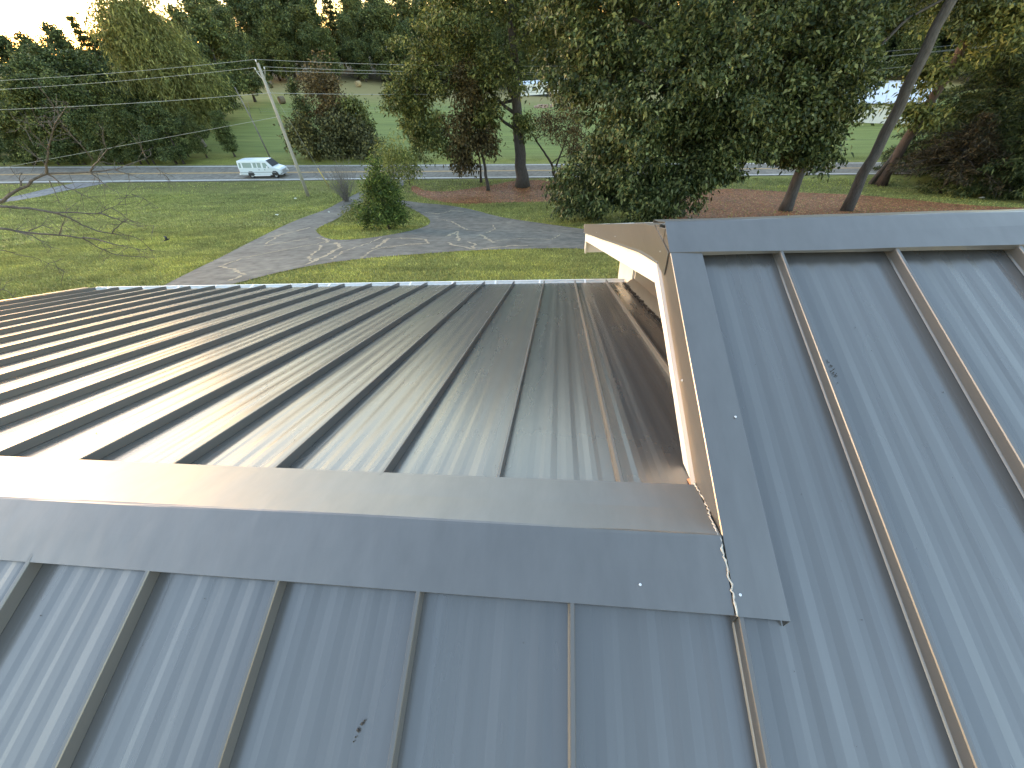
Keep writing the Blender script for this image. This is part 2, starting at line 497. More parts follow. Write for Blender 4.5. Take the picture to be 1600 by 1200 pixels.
# right rake of the higher roof
for (a, b, f_) in ((Y_EAVE_N, YR, zN), (YR, YR_E, zRF)):
    mb = MB().hexa([(X_R, a, f_(a)-.12), (X_R+.012, a, f_(a)-.12), (X_R+.012, b, f_(b)-.12), (X_R, b, f_(b)-.12), (X_R, a, f_(a)+H), (X_R+.012, a, f_(a)+H), (X_R+.012, b, f_(b)+H), (X_R, b, f_(b)+H)])
    part(mb.build('rake_trim', M['trim']))

# ---- white fascia boards below the rake trims (joints between boards)
def fascia(pts_top, pts_bot, x0=.432, x1=.452):
    n = len(pts_top); mb = MB()
    ring = [(y, z) for y, z in pts_bot] + [(y, z) for y, z in pts_top[::-1]]
    return mb.prism_x(ring, x0, x1)
ft = lambda y: ztop(y)-.138
fb = lambda y: ztop(y)-.276 - (.012*(y-YR)/5 if y > YR else 0)
lroof = lambda y: -y*S+.003
joints = [1.215, 2.05, 2.9, 3.75, 4.6, 5.42, 6.26]
for a, b in zip(joints[:-1], joints[1:]):
    yy = [a+.0025, (a+b)/2, b-.0025]
    o = part(fascia([(y, ft(y)) for y in yy], [(y, fb(y)) for y in yy]).build('fascia_board', M['white_trim'])); bevel(o, .003, 1)
near_y = [.20, .30, .36, .60]
o = part(fascia([(y, ft(y)) for y in near_y], [(y, max(fb(y), lroof(y))) for y in near_y]).build('fascia_board', M['white_trim'])); o['label'] = 'lowest fascia board with weathered broken end'
near_y = [.604, .9, 1.21]
part(fascia([(y, min(ft(y), ztop(YR)-.1)) for y in near_y], [(y, fb(y)) for y in near_y]).build('fascia_board', M['white_trim']))
part(MB().hexa([(.424, .185, -.055), (.446, .185, -.058), (.444, .29, -.094), (.420, .275, -.090), (.426, .19, -.018), (.444, .19, -.020), (.440, .262, -.055), (.428, .25, -.050)]).build('exposed_wood_end', M['bare_wood']))

# boxed eave end and long eave board of the higher roof
zt = ztop(YR_E)
ev = MB().prism_x([(6.262, ft(6.262)), (6.30, ft(6.30)), (6.46, ft(6.46)), (6.46, -1.90), (6.40, -1.93), (6.36, -1.93), (6.30, fb(6.28)-.05), (6.262, fb(6.262))], .432, .462)
bevel(part(ev.build('eave_return', M['white_trim'])), .006, 2)
part(MB().box(.463, X_R-.04, 6.385, 6.43, -1.92, -1.44).build('eave_board', M['white_trim']))
# gutter of the higher roof, K profile with end cap
def gutter(y, z, x0, x1, w=.12, h=.11, name='gutter', cap0=True):
    prof = [(y, z), (y, z-h), (y+w*.55, z-h), (y+w*.62, z-h*.75), (y+w*.95, z-h*.35), (y+w, z-.012), (y+w, z), (y+w-.014, z+.001), (y+w-.014, z-.004)]
    mb = MB().sheet_x(prof, [x0, x1])
    o = part(mb.build(name, M['white_metal']))
    so = o.modifiers.new('solid', 'SOLIDIFY'); so.thickness = .0025; so.offset = 0
    e = MB().prism_x([(y, z), (y, z-h), (y+w*.55, z-h), (y+w*.62, z-h*.75), (y+w*.95, z-h*.35), (y+w, z-.012), (y+w, z)], x0-.004, x0-.0015).build('end_cap', M['white_metal'], o)
    e = MB().prism_x([(y, z), (y, z-h), (y+w*.55, z-h), (y+w*.62, z-h*.75), (y+w*.95, z-h*.35), (y+w, z-.012), (y+w, z)], x1+.0015, x1+.004).build('end_cap', M['white_metal'], o)
    xx = x0+.25
    while xx < x1:
        MB().box(xx, xx+.022, y+.003, y+w-.003, z+.002, z+.005).build('gutter_hanger', M['white_metal'], o)
        xx += .61
    return o
g1 = gutter(6.74, zt-.055, .428, X_R-.02); g1['label'] = 'white gutter at the far eave of the higher roof'
g2 = gutter(Y_EAVE_F+.012, zF(Y_EAVE_F)-.016, X_L+.02, .855); g2['label'] = 'white gutter along the far eave of the lower roof'
part(MB().box(X_L+.05, .88, Y_EAVE_F-.036, Y_EAVE_F+.010, zF(Y_EAVE_F)-.17, zF(Y_EAVE_F)-.016).build('eave_board', M['white_trim']))

# ---- walls
part(MB().prism_x([(-4.0, -4.25), (3.9, -4.25), (3.9, zF(3.9)-.14), (0, -.16), (-4.0, zN(-4.0)-.14)], -6.9, .895).build('wall', M['siding']))
part(MB().prism_x([(-4.0, -4.25), (5.12, -4.25), (5.12, zRF(5.12)-.14), (YR, ZR-.16), (-4.0, zN(-4.0)-.14)], .9, 8.0).build('wall', M['siding']))
# brown metal flashing sheet that clads the gable wall above the lower roof
wf = MB().prism_x([(.45, zF(.45)+.02), (3.98, zF(3.98)+.02), (3.98, zRF(3.98)-.16), (YR+.05, ZR-.18), (.45, .10)], .893, .898)
part(wf.build('wall_flashing', M['trim']))
part(MB().hexa([(.80, .40, zF(.40)+.006), (.893, .40, zF(.40)+.012), (.893, 4.1, zF(4.1)+.012), (.80, 4.1, zF(4.1)+.006), (.80, .40, zF(.40)+.009), (.893, .40, zF(.40)+.10), (.893, 4.1, zF(4.1)+.10), (.80, 4.1, zF(4.1)+.009)]).build('step_flashing', M['trim']))
part(MB().box(.872, .892, 4.06, 5.13, -4.2, -1.04).build('corner_board', M['white_trim']))
# leaf debris caught along the flashing
db = MB(); r = random.Random(3)
for k in range(420):
    y = r.uniform(1.6, 4.2); x = .81 + abs(r.gauss(0, .02)) - .02; z = zF(y)+.012+r.uniform(0, .012)
    a = r.uniform(0, 6.28); l = r.uniform(.008, .03); w = l*.5
    db.add([(x-l*math.cos(a), y-l*math.sin(a), z), (x+w*math.sin(a), y-w*math.cos(a), z+.006), (x+l*math.cos(a), y+l*math.sin(a), z+.003), (x-w*math.sin(a), y+w*math.cos(a), z+.008)], [(0, 1, 2), (0, 2, 3)])
o = part(db.build('leaf_debris', M['dark_speck'])); o['kind'] = 'stuff'

# ---- sealant bead, screws, specks
ck = random.Random(11); pts = []; rs = []
for k in range(60):
    t = k/59; y = .215-(.215+cn+.004)*t
    z = (-y*S if y > 0 else y*S)+H+.006
    pts.append((XRL-.004+ck.uniform(-.003, .003)+.004*math.sin(t*9), y, z+ck.uniform(-.001, .002))); rs.append(.0015+ck.random()*.0018)
part(MB().tube(pts, rs, 6).build('sealant_bead', M['caulk'], smooth=True))
def screw(x, y, z, slope_n, rr=.0024):
    mb = MB(); n8 = 10
    vs = [(rr*1.5*math.cos(2*math.pi*i/n8), rr*1.5*math.sin(2*math.pi*i/n8), 0) for i in range(n8)]
    vs += [(rr*1.4*math.cos(2*math.pi*i/n8), rr*1.4*math.sin(2*math.pi*i/n8), .0012) for i in range(n8)]
    vs += [(rr*.9*math.cos(2*math.pi*i/n8), rr*.9*math.sin(2*math.pi*i/n8), .0015) for i in range(n8)]
    vs += [(rr*.75*math.cos(2*math.pi*i/n8), rr*.75*math.sin(2*math.pi*i/n8), .0042) for i in range(n8)]
    fs = [(a*n8+i, a*n8+(i+1) % n8, (a+1)*n8+(i+1) % n8, (a+1)*n8+i) for a in range(3) for i in range(n8)] + [tuple(3*n8+i for i in range(n8))]
    mb.add(vs, fs); o = mb.build('screw', M['screw'])
    q = Vector(slope_n).to_track_quat('Z', 'Y'); o.rotation_euler = q.to_euler(); o.location = (x, y, z)
    return part(o)
nN = (0, -S, 1)
for x, y in ((.523, .334), (.437, -.129), (.197, -.122)):
    screw(x, y, y*S+H+.0055, nN)
for y in (.535, 1.15, 2.6, 4.2): screw(XRL-.0035, y, ztop(y)-.095, (-1, 0, 0), .0034)
# specks of leaf litter and droppings on the sheets
sp = MB(); r = random.Random(19)
def speck(x, y, z, l, nrm=0):
    a = r.uniform(0, 6.28)
    k = r.randint(4, 6)
    ring = [(x+l*r.uniform(.5, 1.1)*math.cos(a+2*math.pi*i/k), y+l*r.uniform(.4, .8)*math.sin(a+2*math.pi*i/k)) for i in range(k)]
    zz = (lambda yy: (yy if yy < 0 or x > .43 else -yy)*S+.0035)
    sp.add([(a_, b_, zz(b_)) for a_, b_ in ring] + [(x, y, zz(y)+.003)], [(i, (i+1) % k, k) for i in range(k)])
for k in range(70):
    speck(r.uniform(-1.6, 2.6), r.uniform(-.75, .9), 0, r.uniform(.0008, .0024))
for k in range(16): speck(.873+.012*k/16+r.uniform(-.006, .008), .56-.06*k/16+r.uniform(-.02, .02), 0, r.uniform(.0015, .004))
for k in range(40): speck(r.uniform(-3.5, .4), r.uniform(.25, 2.2), 0, r.uniform(.002, .005))
for dx, dy, l in ((0, 0, .007), (.006, .012, .006), (-.004, -.012, .004), (-.006, -.02, .003), (.01, .018, .004)): speck(-.482+dx, -.445+dy, 0, l)
o = part(sp.build('roof_specks', M['dark_speck'])); o['kind'] = 'stuff'

# ================================================================== GROUND, ROAD, DRIVE
DRIVE = [(-13.92,10.26),(-14.88,12.23),(-16.54,16.0),(-18.84,21.99),(-20.74,29.47),(-21.01,34.94),(-22.0,39.68),(-22.21,44.53),(-21.01,46.4),(-19.86,49.12),(-17.99,49.12),(-17.52,46.46),(-18.04,44.69),(-17.35,41.52),(-13.91,38.82),(-10.39,37.4),(-7.52,34.99),(-5.02,31.34),(-3.54,29.45),(-1.08,26.99),(1.02,24.97),(3.15,22.89),(6.21,20.88),(5.14,16.74),(2.52,17.6),(0.78,18.24),(-0.76,18.27),(-3.21,17.88),(-4.7,17.52),(-6.08,16.88),(-7.98,16.2),(-9.47,15.48),(-10.68,14.47),(-11.33,13.28),(-11.62,12.37),(-11.93,11.01)]
ISLAND = [(-16.51,25.09),(-17.01,26.58),(-17.34,29.55),(-18.62,34.77),(-19.49,38.54),(-19.41,41.17),(-17.75,40.42),(-15.39,38.47),(-13.08,35.26),(-10.69,31.37),(-9.37,28.48),(-9.23,26.02),(-9.88,23.83),(-10.88,22.21),(-12.24,21.28),(-13.66,21.69),(-15.23,23.39)]
STRAW1 = [(-16.76,46.13),(-15.99,46.3),(-14.82,44.84),(-12.08,44.45),(-9.47,45.67),(-6.77,46.86),(-5.43,47.92),(-2.92,48.28),(-0.4,47.96),(1.71,46.74),(2.61,37.98),(-0.19,39.3),(-4.56,38.99),(-8.09,38.04),(-10.64,38.42),(-14.24,42.06),(-16.07,44.67)]
STRAW2 = [(6.35,28.06),(9.96,37.89),(13.61,44.25),(17.73,46.35),(22.84,44.77),(27.77,42.85),(30.53,39.44),(32.05,36.17),(34.16,33.45),(36.02,31.25),(27.15,22.86),(22.49,24.44),(16.11,25.04),(8.31,23.46)]
LANE = [(-62.6,40.85),(-62.78,41.78),(-62.36,43.4),(-60.95,44.94),(-59.47,46.48),(-59.11,47.42),(-54.76,47.43),(-55.16,46.48),(-56.51,45.18),(-58.88,44.09),(-59.41,41.9),(-59.82,39.94),(-61.59,38.28),(-64.12,39.56)]
CRACKS = [[(-15.12,14.83),(-13.72,14.07),(-12.55,13.14),(-12.34,12.11)],[(-15.1,14.99),(-15.41,16.8),(-14.92,17.92),(-14.41,18.91),(-13.58,20.16),(-13.45,21.14)],[(-16.66,20.1),(-16.07,20.98),(-15.26,22.15)],[(-14.86,22.37),(-13.87,21.72),(-13.15,20.59)],[(-13.12,19.85),(-12.5,18.61),(-11.85,16.51),(-10.82,15.18),(-10.92,14.73)],[(-10.92,15.36),(-11.11,16.78),(-11.49,18.9),(-12.62,20.51)],[(-10.16,15.78),(-10.77,17.52),(-10.56,19.0),(-10.42,20.71),(-10.54,22.11)],[(-8.97,16.02),(-9.21,17.75),(-8.9,18.81),(-7.2,19.41)],[(-9.32,18.19),(-9.88,21.46)],[(-9.67,21.44),(-7.71,20.99)],[(-18.33,22.16),(-18.12,23.45),(-17.81,25.11),(-17.57,26.29)],[(-17.02,20.6),(-17.41,21.6),(-18.07,23.72)],[(-8.88,18.36),(-8.01,19.45),(-6.93,19.64),(-7.52,20.98),(-9.28,21.68)],[(-6.03,19.87),(-5.27,18.91),(-4.19,18.03),(-4.37,19.39),(-4.95,20.13)],[(-3.52,20.41),(-2.2,21.21),(-0.42,20.94),(0.01,22.54)],[(-3.71,18.04),(-2.4,18.97),(-1.59,18.99)],[(-6.52,22.08),(-6.39,23.98),(-5.45,20.38)],[(-4.81,22.64),(-4.42,22.04),(-3.44,19.9)],[(-9.51,30.25),(-8.05,28.97),(-5.92,24.63),(-5.01,24.24)],[(-4.56,26.67),(-4.13,24.52),(-4.43,23.25)],[(-11.51,33.48),(-10.05,32.71),(-9.37,34.38),(-8.15,33.93)]]

def smooth_poly(p, it=2):
    for _ in range(it):
        q = []
        for i in range(len(p)):
            a, b = p[i], p[(i+1) % len(p)]
            q += [(a[0]*.75+b[0]*.25, a[1]*.75+b[1]*.25), (a[0]*.25+b[0]*.75, a[1]*.25+b[1]*.75)]
        p = q
    return p
def inside(px, py, poly):
    px = np.asarray(px); py = np.asarray(py); r_ = np.zeros(px.shape, bool)
    n = len(poly)
    for i in range(n):
        x0, y0 = poly[i]; x1, y1 = poly[(i+1) % n]
        c = ((y0 > py) != (y1 > py))
        with np.errstate(divide='ignore', invalid='ignore'):
            xi = (x1-x0)*(py-y0)/(y1-y0+1e-12)+x0
        r_ ^= c & (px < xi)
    return r_
DRIVE_S, ISLAND_S, STRAW1_S, STRAW2_S, LANE_S = [smooth_poly(p) for p in (DRIVE, ISLAND, STRAW1, STRAW2, LANE)]

# ---- materials of the ground
def ground_mat():
    m, nt, b = new_mat('lawn_grass')
    tc = nt.nodes.new('ShaderNodeTexCoord'); V = tc.outputs['Object']
    big = noise(nt, V, .09, 3); mid = noise(nt, mapping(nt, V, (.6, 1.5, 1)), .7, 4); fine = noise(nt, V, 9., 5, .7); hair = noise(nt, mapping(nt, V, (1.4, .7, 1)), 34., 3, .7)
    c = ramp(nt, mid, [(.28, (.110, .120, .038)), (.5, (.178, .188, .054)), (.72, (.26, .25, .078))])
    c = mix(nt, ramp(nt, big, [(.42, (0, 0, 0)), (.62, (.75, .75, .75))]), c, (.24, .24, .062))
    c = mix(nt, .75, c, ramp(nt, fine, [(.25, (.35, .35, .3)), (.5, (.95, .95, .9)), (.8, (1.7, 1.65, 1.4))]), 'MULTIPLY')
    c = mix(nt, .7, c, ramp(nt, hair, [(.3, (.55, .55, .5)), (.7, (1.4, 1.4, 1.3))]), 'MULTIPLY')
    sep = nt.nodes.new('ShaderNodeSeparateXYZ'); nt.links.new(V, sep.inputs[0])
    # hay field beyond the road: brighter stripes of cut grass, tan stubble at its far edge
    fy = N(nt, 'ShaderNodeMapRange'); nt.links.new(sep.outputs['Y'], fy.inputs['Value'])
    fy.inputs['From Min'].default_value = 60; fy.inputs['From Max'].default_value = 64
    hay = ramp(nt, noise(nt, mapping(nt, V, (.25, 2.2, 1)), .35, 5, .6), [(.3, (.112, .140, .038)), (.55, (.165, .195, .050)), (.75, (.225, .235, .066))])
    c = mix(nt, fy.outputs['Result'], c, hay)
    fy2 = N(nt, 'ShaderNodeMapRange'); nt.links.new(sep.outputs['Y'], fy2.inputs['Value'])
    fy2.inputs['From Min'].default_value = 108; fy2.inputs['From Max'].default_value = 132
    c = mix(nt, fy2.outputs['Result'], c, (.25, .205, .085))
    fy3 = N(nt, 'ShaderNodeMapRange'); nt.links.new(sep.outputs['Y'], fy3.inputs['Value'])
    fy3.inputs['From Min'].default_value = 146; fy3.inputs['From Max'].default_value = 158
    c = mix(nt, fy3.outputs['Result'], c, (.035, .036, .018))
    # brown mown strip beside the road
    nr = noise(nt, mapping(nt, V, (.2, 1, 1)), .8, 3)
    dy = N(nt, 'ShaderNodeMath', operation='SUBTRACT'); nt.links.new(sep.outputs['Y'], dy.inputs[0]); dy.inputs[1].default_value = 46.2
    ab = N(nt, 'ShaderNodeMath', operation='ABSOLUTE'); nt.links.new(dy.outputs[0], ab.inputs[0])
    sb = N(nt, 'ShaderNodeMapRange'); nt.links.new(ab.outputs[0], sb.inputs['Value'])
    sb.inputs['From Min'].default_value = 2.6; sb.inputs['From Max'].default_value = 1.2; sb.inputs['To Max'].default_value = .75
    mm = N(nt, 'ShaderNodeMath', operation='MULTIPLY'); nt.links.new(sb.outputs[0], mm.inputs[0]); nt.links.new(nr, mm.inputs[1])
    c = mix(nt, mm.outputs[0], c, (.075, .062, .032))
    nt.links.new(c, b.inputs['Base Color']); b.inputs['Roughness'].default_value = .9; b.inputs['Specular IOR Level'].default_value = .2
    bump(nt, b, fine, .6, .08)
    return m
M['lawn'] = ground_mat()
def asphalt_mat(name, base, spot, patch):
    m, nt, b = new_mat(name)
    tc = nt.nodes.new('ShaderNodeTexCoord'); V = tc.outputs['Object']
    f = noise(nt, V, 40., 3, .8); p_ = noise(nt, V, .35, 5, .6, .5); s_ = noise(nt, V, 2.2, 4)
    c = ramp(nt, p_, [(.3, base), (.55, spot), (.75, patch)])
    c = mix(nt, .55, c, ramp(nt, f, [(.2, (.55, .55, .55)), (.8, (1.45, 1.45, 1.45))]), 'MULTIPLY')
    c = mix(nt, .8, c, ramp(nt, s_, [(.3, (.62, .62, .62)), (.7, (1.38, 1.36, 1.3))]), 'MULTIPLY')
    nt.links.new(c, b.inputs['Base Color']); b.inputs['Roughness'].default_value = .9; b.inputs['Specular IOR Level'].default_value = .2
    bump(nt, b, f, .5, .006)
    return m
M['road'] = asphalt_mat('road_asphalt', (.165, .150, .128), (.195, .178, .152), (.225, .205, .178))
M['drive'] = asphalt_mat('worn_drive_asphalt', (.112, .108, .096), (.156, .149, .130), (.21, .195, .16))
M['lane'] = asphalt_mat('pale_gravel', (.17, .165, .165), (.21, .205, .205), (.26, .255, .25))
M['paint_white'] = simple('worn_white_road_paint', (.62, .60, .56), .7, .18, 8.)
M['paint_yellow'] = simple('worn_yellow_road_paint', (.50, .31, .11), .7, .18, 8.)
def grass_blade_mat(*a):
    m = foliage(*a); nt = m.node_tree
    b = nt.nodes['Principled BSDF']; src = b.inputs['Base Color'].links[0].from_socket
    tc = nt.nodes.new('ShaderNodeTexCoord')
    st = noise(nt, mapping(nt, tc.outputs['Object'], (.22, 1.25, .3)), 1.0, 4, .6, .3)
    pt = noise(nt, tc.outputs['Object'], .16, 3)
    c = mix(nt, 1.0, src, ramp(nt, st, [(.30, (.74, .77, .74)), (.5, (1., 1., 1.)), (.72, (1.24, 1.20, 1.05))]), 'MULTIPLY')
    c = mix(nt, 1.0, c, ramp(nt, pt, [(.36, (.78, .80, .86)), (.5, (1., 1., 1.)), (.66, (1.18, 1.16, .95))]), 'MULTIPLY')
    nt.links.new(c, b.inputs['Base Color'])
    for l in list(src.links):
        if l.to_node.type == 'BSDF_TRANSLUCENT': nt.links.new(c, l.to_socket)
    return m
M['crack'] = simple('dry_grass_in_cracks', (.33, .275, .185), .95, .35, 14.)
M['straw'] = simple('fallen_leaf_mulch', (.23, .092, .040), .95, .5, 3., 0, .2, .02)
M['litter'] = foliage('fallen_leaves', (.14, .050, .020), (.31, .125, .050), (.46, .22, .10), .1)
M['blade'] = grass_blade_mat('grass_blades', (.195, .222, .078), (.27, .298, .102), (.355, .370, .136), .3, .7)

# ---- ground sheet (sheared so its rows follow the road)
def stations(breaks):
    out = []
    for (a, b, st) in breaks:
        n = max(1, round((b-a)/st)); out += [a+(b-a)*i/n for i in range(n)]
    return out+[breaks[-1][1]]
gx = stations([(-900, -300, 60), (-300, -120, 12), (-120, -40, 2.5), (-40, 40, 1.), (40, 120, 2.5), (120, 300, 12), (300, 900, 60)])
gy = stations([(-500, -60, 40), (-60, 0, 6), (0, 44, .8), (44, 60.5, .3), (60.5, 80, 1.2), (80, 180, 3), (180, 400, 12), (400, 1400, 80)])
gv = np.array([(x, y+.035*max(-160, min(160, x)), G(x, y+.035*max(-160, min(160, x)))) for y in gy for x in gx])
nx, ny = len(gx), len(gy)
idx = np.arange(nx*ny).reshape(ny, nx)
gf = np.stack([idx[:-1, :-1], idx[:-1, 1:], idx[1:, 1:], idx[1:, :-1]], -1).reshape(-1, 4)
me = bpy.data.meshes.new('ground'); me.from_pydata(gv.tolist(), [], gf.tolist()); me.polygons.foreach_set('use_smooth', [True]*len(gf))
tag(link('ground', me, M['lawn']), kind='structure')
def Gs(x, y):
    """height of the ground sheet itself (bilinear in its own grid)"""
    xs = max(-160, min(160, x)); v = y-.035*xs
    i = int(np.clip(np.searchsorted(gx, x)-1, 0, nx-2)); j = int(np.clip(np.searchsorted(gy, v)-1, 0, ny-2))
    t = (x-gx[i])/(gx[i+1]-gx[i]); u = (v-gy[j])/(gy[j+1]-gy[j])
    z = gv[:, 2]
    return (z[j*nx+i]*(1-t)+z[j*nx+i+1]*t)*(1-u)+(z[(j+1)*nx+i]*(1-t)+z[(j+1)*nx+i+1]*t)*u

# ---- road
def strip(x0, x1, o0, o1, lift, name, mat, parent=None, n=80, far=False, gap=None):
    """strip along the road between lateral fractions in metres from the near edge line"""
    mb = MB(); prev = None
    for i in range(n+1):
        x = x0+(x1-x0)*i/n
        yn, zn = road_near(x); yf, zf = road_far(x); w = yf-yn
        a = (x, yn+o0, zn+(zf-zn)*o0/w+lift); b = (x, yn+o1, zn+(zf-zn)*o1/w+lift)
        mb.v += [a, b]
        if i: k = len(mb.v); mb.f.append((k-4, k-2, k-1, k-3))
    return mb.build(name, mat, parent)
road = tag(strip(-260, 260, -.55, 7.45, .012, 'road', M['road'], n=130), kind='structure')
strip(-260, 260, -.10, .16, .018, 'edge_line', M['paint_white'], road, 130)
strip(-260, 260, 6.76, 7.0, .018, 'edge_line', M['paint_white'], road, 130)
strip(-260, 260, 3.20, 3.38, .018, 'centre_line', M['paint_yellow'], road, 130)
strip(-260, 260, 3.50, 3.68, .018, 'centre_line', M['paint_yellow'], road, 130)

def sheet(poly, hole, lift, name, mat, step=.8, parent=None):
    loops = [poly] + ([hole] if hole else [])
    pts = []; edges = []
    for lp in loops:
        k = len(pts); pts += lp; edges += [(k+i, k+(i+1) % len(lp)) for i in range(len(lp))]
    xs = [p[0] for p in poly]; ys_ = [p[1] for p in poly]
    grid = [(x, y) for x in np.arange(min(xs), max(xs), step) for y in np.arange(min(ys_), max(ys_), step)]
    ga = np.array(grid); k = inside(ga[:, 0], ga[:, 1], poly)
    if hole: k &= ~inside(ga[:, 0], ga[:, 1], hole)
    pts += [tuple(map(float, p)) for p in ga[k]]
    v, e, f, *_ = delaunay_2d_cdt([Vector(p) for p in pts], edges, [], 0, 1e-5)
    v = [(float(p[0]), float(p[1])) for p in v]
    fa = []
    cx = np.array([sum(v[i][0] for i in t)/3 for t in f]); cy = np.array([sum(v[i][1] for i in t)/3 for t in f])
    k = inside(cx, cy, poly)
    if hole: k &= ~inside(cx, cy, hole)
    fa = [tuple(t) for t, ok in zip(f, k) if ok]
    me = bpy.data.meshes.new(name); me.from_pydata([(x, y, Gs(x, y)+lift) for x, y in v], [], fa); me.update()
    for p in me.polygons:
        if p.normal.z < 0: p.flip()
    me.polygons.foreach_set('use_smooth', [True]*len(me.polygons))
    return link(name, me, mat, parent)
drive = tag(sheet(DRIVE_S, ISLAND_S, .035, 'driveway', M['drive']), kind='structure')
lane = tag(sheet(LANE_S, None, .03, 'gravel_lane', M['lane']), kind='structure')
tag(sheet(STRAW1_S, None, .02, 'leaf_mulch_bed', M['straw'], 1.0), kind='structure')
tag(sheet(STRAW2_S, None, .02, 'leaf_mulch_bed', M['straw'], 1.0), kind='structure')
ckm = MB(); r = random.Random(4)
for pl in CRACKS:
    pts = []
    for a, b in zip(pl[:-1], pl[1:]):
        n = max(2, int(math.dist(a, b)/.18))
        for i in range(n): t = i/n; pts.append((a[0]+(b[0]-a[0])*t+r.gauss(0, .05), a[1]+(b[1]-a[1])*t+r.gauss(0, .05)))
    pts.append(pl[-1]); w0 = r.uniform(.05, .105)
    L_ = []
    for i, p in enumerate(pts):
        q = pts[min(i+1, len(pts)-1)]; o_ = pts[max(i-1, 0)]; dx, dy = q[0]-o_[0], q[1]-o_[1]; l = math.hypot(dx, dy)+1e-6
        w = w0*r.uniform(.35, 1.3); L_.append(((p[0]-dy/l*w, p[1]+dx/l*w), (p[0]+dy/l*w, p[1]-dx/l*w)))
    k = len(ckm.v)
    for a, b in L_: ckm.v += [(a[0], a[1], Gs(*a)+.045), (b[0], b[1], Gs(*b)+.045)]
    for i in range(len(L_)-1): ckm.f.append((k+2*i, k+2*i+1, k+2*i+3, k+2*i+2))
o = ckm.build('crack_growth', M['crack'], drive); o['kind'] = 'stuff'

# ---- grass blades and fallen leaves (stuff)
GXA, GYA = np.array(gx), np.array(gy); GZ = gv[:, 2].reshape(ny, nx)
def Gv(x, y):
    v = y-.035*np.clip(x, -160, 160)
    i = np.clip(np.searchsorted(GXA, x)-1, 0, nx-2); j = np.clip(np.searchsorted(GYA, v)-1, 0, ny-2)
    t = (x-GXA[i])/(GXA[i+1]-GXA[i]); u = (v-GYA[j])/(GYA[j+1]-GYA[j])
    return (GZ[j, i]*(1-t)+GZ[j, i+1]*t)*(1-u)+(GZ[j+1, i]*(1-t)+GZ[j+1, i+1]*t)*u
def np_mesh(name, verts, faces_n, mat, parent=None, smooth=False):
    """verts (N,k,3): N separate polygons of k corners (faces_n lists corner tuples)"""
    Nn, k, _ = verts.shape
    me = bpy.data.meshes.new(name)
    me.vertices.add(Nn*k); me.vertices.foreach_set('co', verts.reshape(-1).astype(np.float32))
    loops = []; tot = []
    base = (np.arange(Nn)*k)[:, None]
    fl = np.concatenate([np.asarray(f) for f in faces_n]); tl = np.array([len(f) for f in faces_n])
    L_ = (base+fl[None, :]).reshape(-1); T_ = np.tile(tl, Nn)
    st = np.concatenate([[0], np.cumsum(T_)[:-1]])
    me.loops.add(len(L_)); me.loops.foreach_set('vertex_index', L_.astype(np.int32))
    me.polygons.add(len(T_)); me.polygons.foreach_set('loop_start', st.astype(np.int32)); me.polygons.foreach_set('loop_total', T_.astype(np.int32))
    me.update(calc_edges=True)
    return link(name, me, mat, parent)
def blades(n, x0, x1, y0, y1, h, w, name, bias=1.):
    x = rng.uniform(x0, x1, n); y = y0+(y1-y0)*rng.random(n)**bias
    k = ~(inside(x, y, DRIVE_S) & ~inside(x, y, ISLAND_S)) & ~inside(x, y, LANE_S)
    k &= (y < 48.6+.035*x) & ~((y > 44.8+.035*x) & (x < -22.5) & (rng.random(n) < .62))
    k &= ~(inside(x, y, STRAW1_S) & (rng.random(n) < .9)) & ~(inside(x, y, STRAW2_S) & (rng.random(n) < .92))
    x, y = x[k], y[k]; n = len(x); z = Gv(x, y)
    a = rng.uniform(0, 6.283, n); hh = h*rng.uniform(.5, 1.4, n); ww = w*rng.uniform(.6, 1.4, n)
    lx = rng.normal(0, .5, n)*hh; ly = rng.normal(0, .5, n)*hh
    v = np.zeros((n, 3, 3))
    v[:, 0] = np.stack([x-np.cos(a)*ww, y-np.sin(a)*ww, z-.01], 1); v[:, 1] = np.stack([x+np.cos(a)*ww, y+np.sin(a)*ww, z-.01], 1)
    v[:, 2] = np.stack([x+lx, y+ly, z+hh], 1)
    return np_mesh(name, v, [(0, 1, 2)], M['blade'])
tag(blades(300000, -34, 7, 7.5, 27, .075, .018, 'grass'), kind='stuff')
tag(blades(220000, -72, 36, 20, 49, .11, .035, 'grass'), kind='stuff')
def flakes(poly, n, size, name, mat, lift=.03, spread=0.):
    xs = [p[0] for p in poly]; ys_ = [p[1] for p in poly]
    x = rng.uniform(min(xs), max(xs), n); y = rng.uniform(min(ys_), max(ys_), n); k = inside(x, y, poly); x, y = x[k], y[k]
    if spread: x = x+rng.normal(0, spread, len(x)); y = y+rng.normal(0, spread, len(x))
    k = ~(inside(x, y, DRIVE_S) & ~inside(x, y, ISLAND_S) & (rng.random(len(x)) < .6)); x, y = x[k], y[k]
    n = len(x); z = Gv(x, y)+lift; a = rng.uniform(0, 6.283, n); s_ = size*rng.uniform(.5, 1.3, n)
    tz = rng.uniform(-.5, .6, (n, 4))*s_[:, None]*.7
    v = np.zeros((n, 4, 3))
    for q in range(4):
        rr = s_*(1. if q % 2 == 0 else .55)
        v[:, q] = np.stack([x+np.cos(a+q*1.5708)*rr, y+np.sin(a+q*1.5708)*rr, z+tz[:, q]*.5+.01], 1)
    return np_mesh(name, v, [(0, 1, 2, 3)], mat)
tag(flakes(STRAW1_S, 22000, .07, 'fallen_leaves', M['litter'], .03, .5), kind='stuff')
tag(flakes(STRAW2_S, 30000, .07, 'fallen_leaves', M['litter'], .03, .6), kind='stuff')

